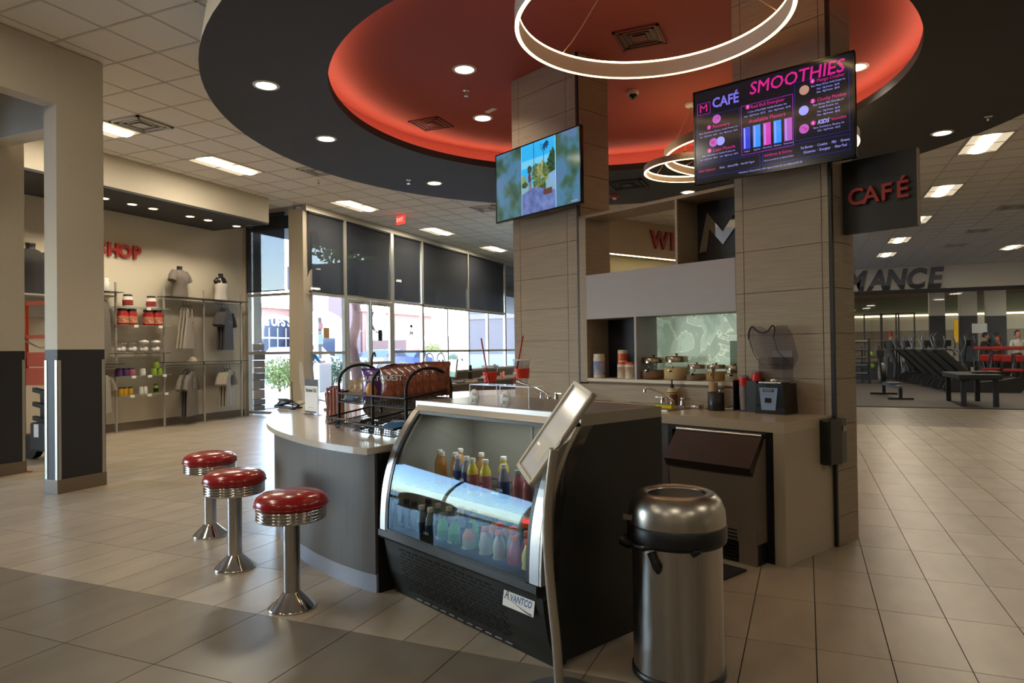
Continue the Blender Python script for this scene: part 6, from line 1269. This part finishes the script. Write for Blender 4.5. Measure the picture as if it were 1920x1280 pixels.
def shrub(px, py, X, r, label, cols):
    q = atx(px, py, X); q.z = -.1; t = thing('shrub', label, 'shrub', (q.x, q.y, -.05)); MB().tube([(0, 0, 0), (0, 0, r*.8)], .05, 6).build('stem', m_bark, t)
    o = leafcloud(leafcloud(MB(), (0, 0, r*.95), r*.95, 900, r*.16, .9), (0, r*.3, r*.8), r*.8, 500, r*.16, .8).build('foliage', cols, t); tag(o, kind='stuff'); return t
m_l1_ = mat('leaf_yellow_green', (96, 108, 50), .7, var=.3, scale=4); m_l2_ = mat('leaf_grey_green', (62, 84, 60), .7, var=.3, scale=4)
shrub(524, 700, -18.5, .75, 'yellow green bush outside the left return pane', m_l1_); shrub(622, 700, -18.5, .72, 'grey green bush outside between white pier and mullion', m_l2_); shrub(682, 712, -19, .6, 'grey green bush low behind the door leaf', m_l2_)
shrub(756, 672, -22, .5, 'small bush outside the fourth window', m_l1_); shrub(812, 622, -46, 1.4, 'distant yellow green tree top between the mullions', m_l1_); shrub(850, 668, -40, .7, 'far bush near the mauve building', m_l2_)
tag(MB().box(-1.6, 1.6, -3, 3, 0, .06).build('planting_bed', mat('red_gravel', (176, 130, 124), .9, var=.2, scale=40), None, (-18.6, atx(650, 700, -18.6).y, -.1)), 'strip of reddish gravel bed outside', 'gravel')
q = atx(597, 700, -17.5); t = thing('stone_pier', 'white square pier standing outside with small notices', 'pier', (-17.5, q.y, -.1)); z_ = atx(597, 672, -17.5).z+.1; MB().box(-.35, .35, -.36, .36, 0, z_, .02).build('base', m_arch, t); MB().box(-.1, .1, -.1, .1, z_, z_+1.6).build('pole', m_gs, t); MB().box(.1, .14, -.14, .14, z_+.55, z_+.95).build('notice', mat('notice_teal', (110, 128, 130), .6), t); MB().box(.1, .14, -.12, .12, z_+1.15, z_+1.4).build('notice', mat('notice_brown', (120, 80, 80), .6), t)
tag(MB().box(0, .002, -.1, .1, -.12, .12).build('window_sticker', mat('sticker_orange', (190, 150, 96), .6), None, tuple(atx(612, 624, XW-.004))), 'heart shaped orange sticker on the glass left of the doors', 'sticker')
q = gp(492, 775, -.03); t = thing('stone_column', 'rough brown stone column outside the return pane', 'column', (-12.45, 13.4, -.03)); q2 = aty(484, 645, 13.4); t.location = (q2.x-.12, 13.4, -.03)
zz = 0; i = 0
while zz < q2.z:
    hh = random.uniform(.14, .26); w = random.uniform(-.015, .015); MB().box(-.16+w, .16+w, -.2, .2, zz, zz+hh-.012, .02).build('stone_block', mat('stone%d' % (i % 3), [(112, 96, 84), (92, 82, 76), (130, 108, 90)][i % 3], .9, bump=.5), t); zz += hh; i += 1
MB().box(-.11, .11, -.14, .14, zz, 4.6).build('upper_post', m_alu, t)
q = aty(493, 700, 14.2); person((q.x, 16.0, -.03), 1.6, 'person in a bright blue shirt half hidden behind the stone column outside', mat('tee_blue', (60, 120, 150), .8), m_td, m_hb)
def car(px, py, X, label, col, s=1.0):
    q = atx(px, py, X); t = thing('parked_car', label, 'car', (X, q.y, -.1), PI/2, 'parked cars outside'); t.scale = (s, s, s)
    m = mat('car%d%d' % (col[0], col[2]), col, .25, coat=.6)
    P = [(-2.2, .35), (-2.25, .75), (-1.7, .95), (-.95, 1.0), (-.45, 1.42), (.95, 1.45), (1.55, 1.02), (2.15, .95), (2.25, .4)]
    MB().prism(P, -.85, .85, 'y').build('body', m, t); MB().prism([(-.85, 1.02), (-.42, 1.37), (.25, 1.39), (.25, 1.02)], -.86, .86, 'y').prism([(.33, 1.02), (.33, 1.39), (.9, 1.39), (1.38, 1.02)], -.86, .86, 'y').build('side_windows', m_wind, t)
    for x in (-1.4, 1.4):
        for y in (-.78, .78): MB().tube([(x, y-.1, .32), (x, y+.1, .32)], .33, 18).build('wheel', m_black, t)
    MB().box(-2.27, -2.2, -.7, .7, .6, .72).box(2.2, 2.27, -.75, -.4, .65, .8).box(2.2, 2.27, .4, .75, .65, .8).build('lights', m_pad, t); return t
car(505, 672, -30, 'pale car parked outside beyond the left return pane', (120, 126, 140), 1.1); car(548, 672, -27, 'white van like car outside left of the post', (170, 172, 178), 1.3); car(655, 690, -33, 'blue grey car outside behind the tree trunk', (50, 60, 90)); car(716, 690, -27, 'dark blue pickup sized car outside behind the right door', (44, 52, 86), 1.15); car(805, 660, -44, 'small white car far off behind the fourth window', (215, 215, 220)); car(850, 655, -45, 'small grey car far off between mullions', (150, 150, 160)); car(770, 690, -30, 'blue car outside right of the doors', (50, 60, 100))

# lettering drawn as curves becomes plain mesh
bpy.context.view_layer.update(); dg = bpy.context.evaluated_depsgraph_get()
fonts = [o for o in COL.objects if o.type == 'FONT']
conv = [(o, bpy.data.meshes.new_from_object(o.evaluated_get(dg))) for o in fonts]
for o, me in conv:
    nm = o.name.split('.')[0]; o.name = 'x'
    if o.parent and o.parent.name == 'wall_gym_header':      # the letters' lower third is darker
        bm = bmesh.new(); bm.from_mesh(me); bmesh.ops.bisect_plane(bm, geom=bm.verts[:]+bm.edges[:]+bm.faces[:], plane_co=(0, -.2, 0), plane_no=(0, 1, 0))
        for f in bm.faces: f.material_index = 1 if f.calc_center_median().y < -.2 else 0
        bm.to_mesh(me); bm.free(); me.materials.append(m_l2)

    n_ = bpy.data.objects.new(nm, me); COL.objects.link(n_); n_.parent = o.parent
    n_.matrix_local = o.matrix_local.copy(); bpy.data.objects.remove(o)
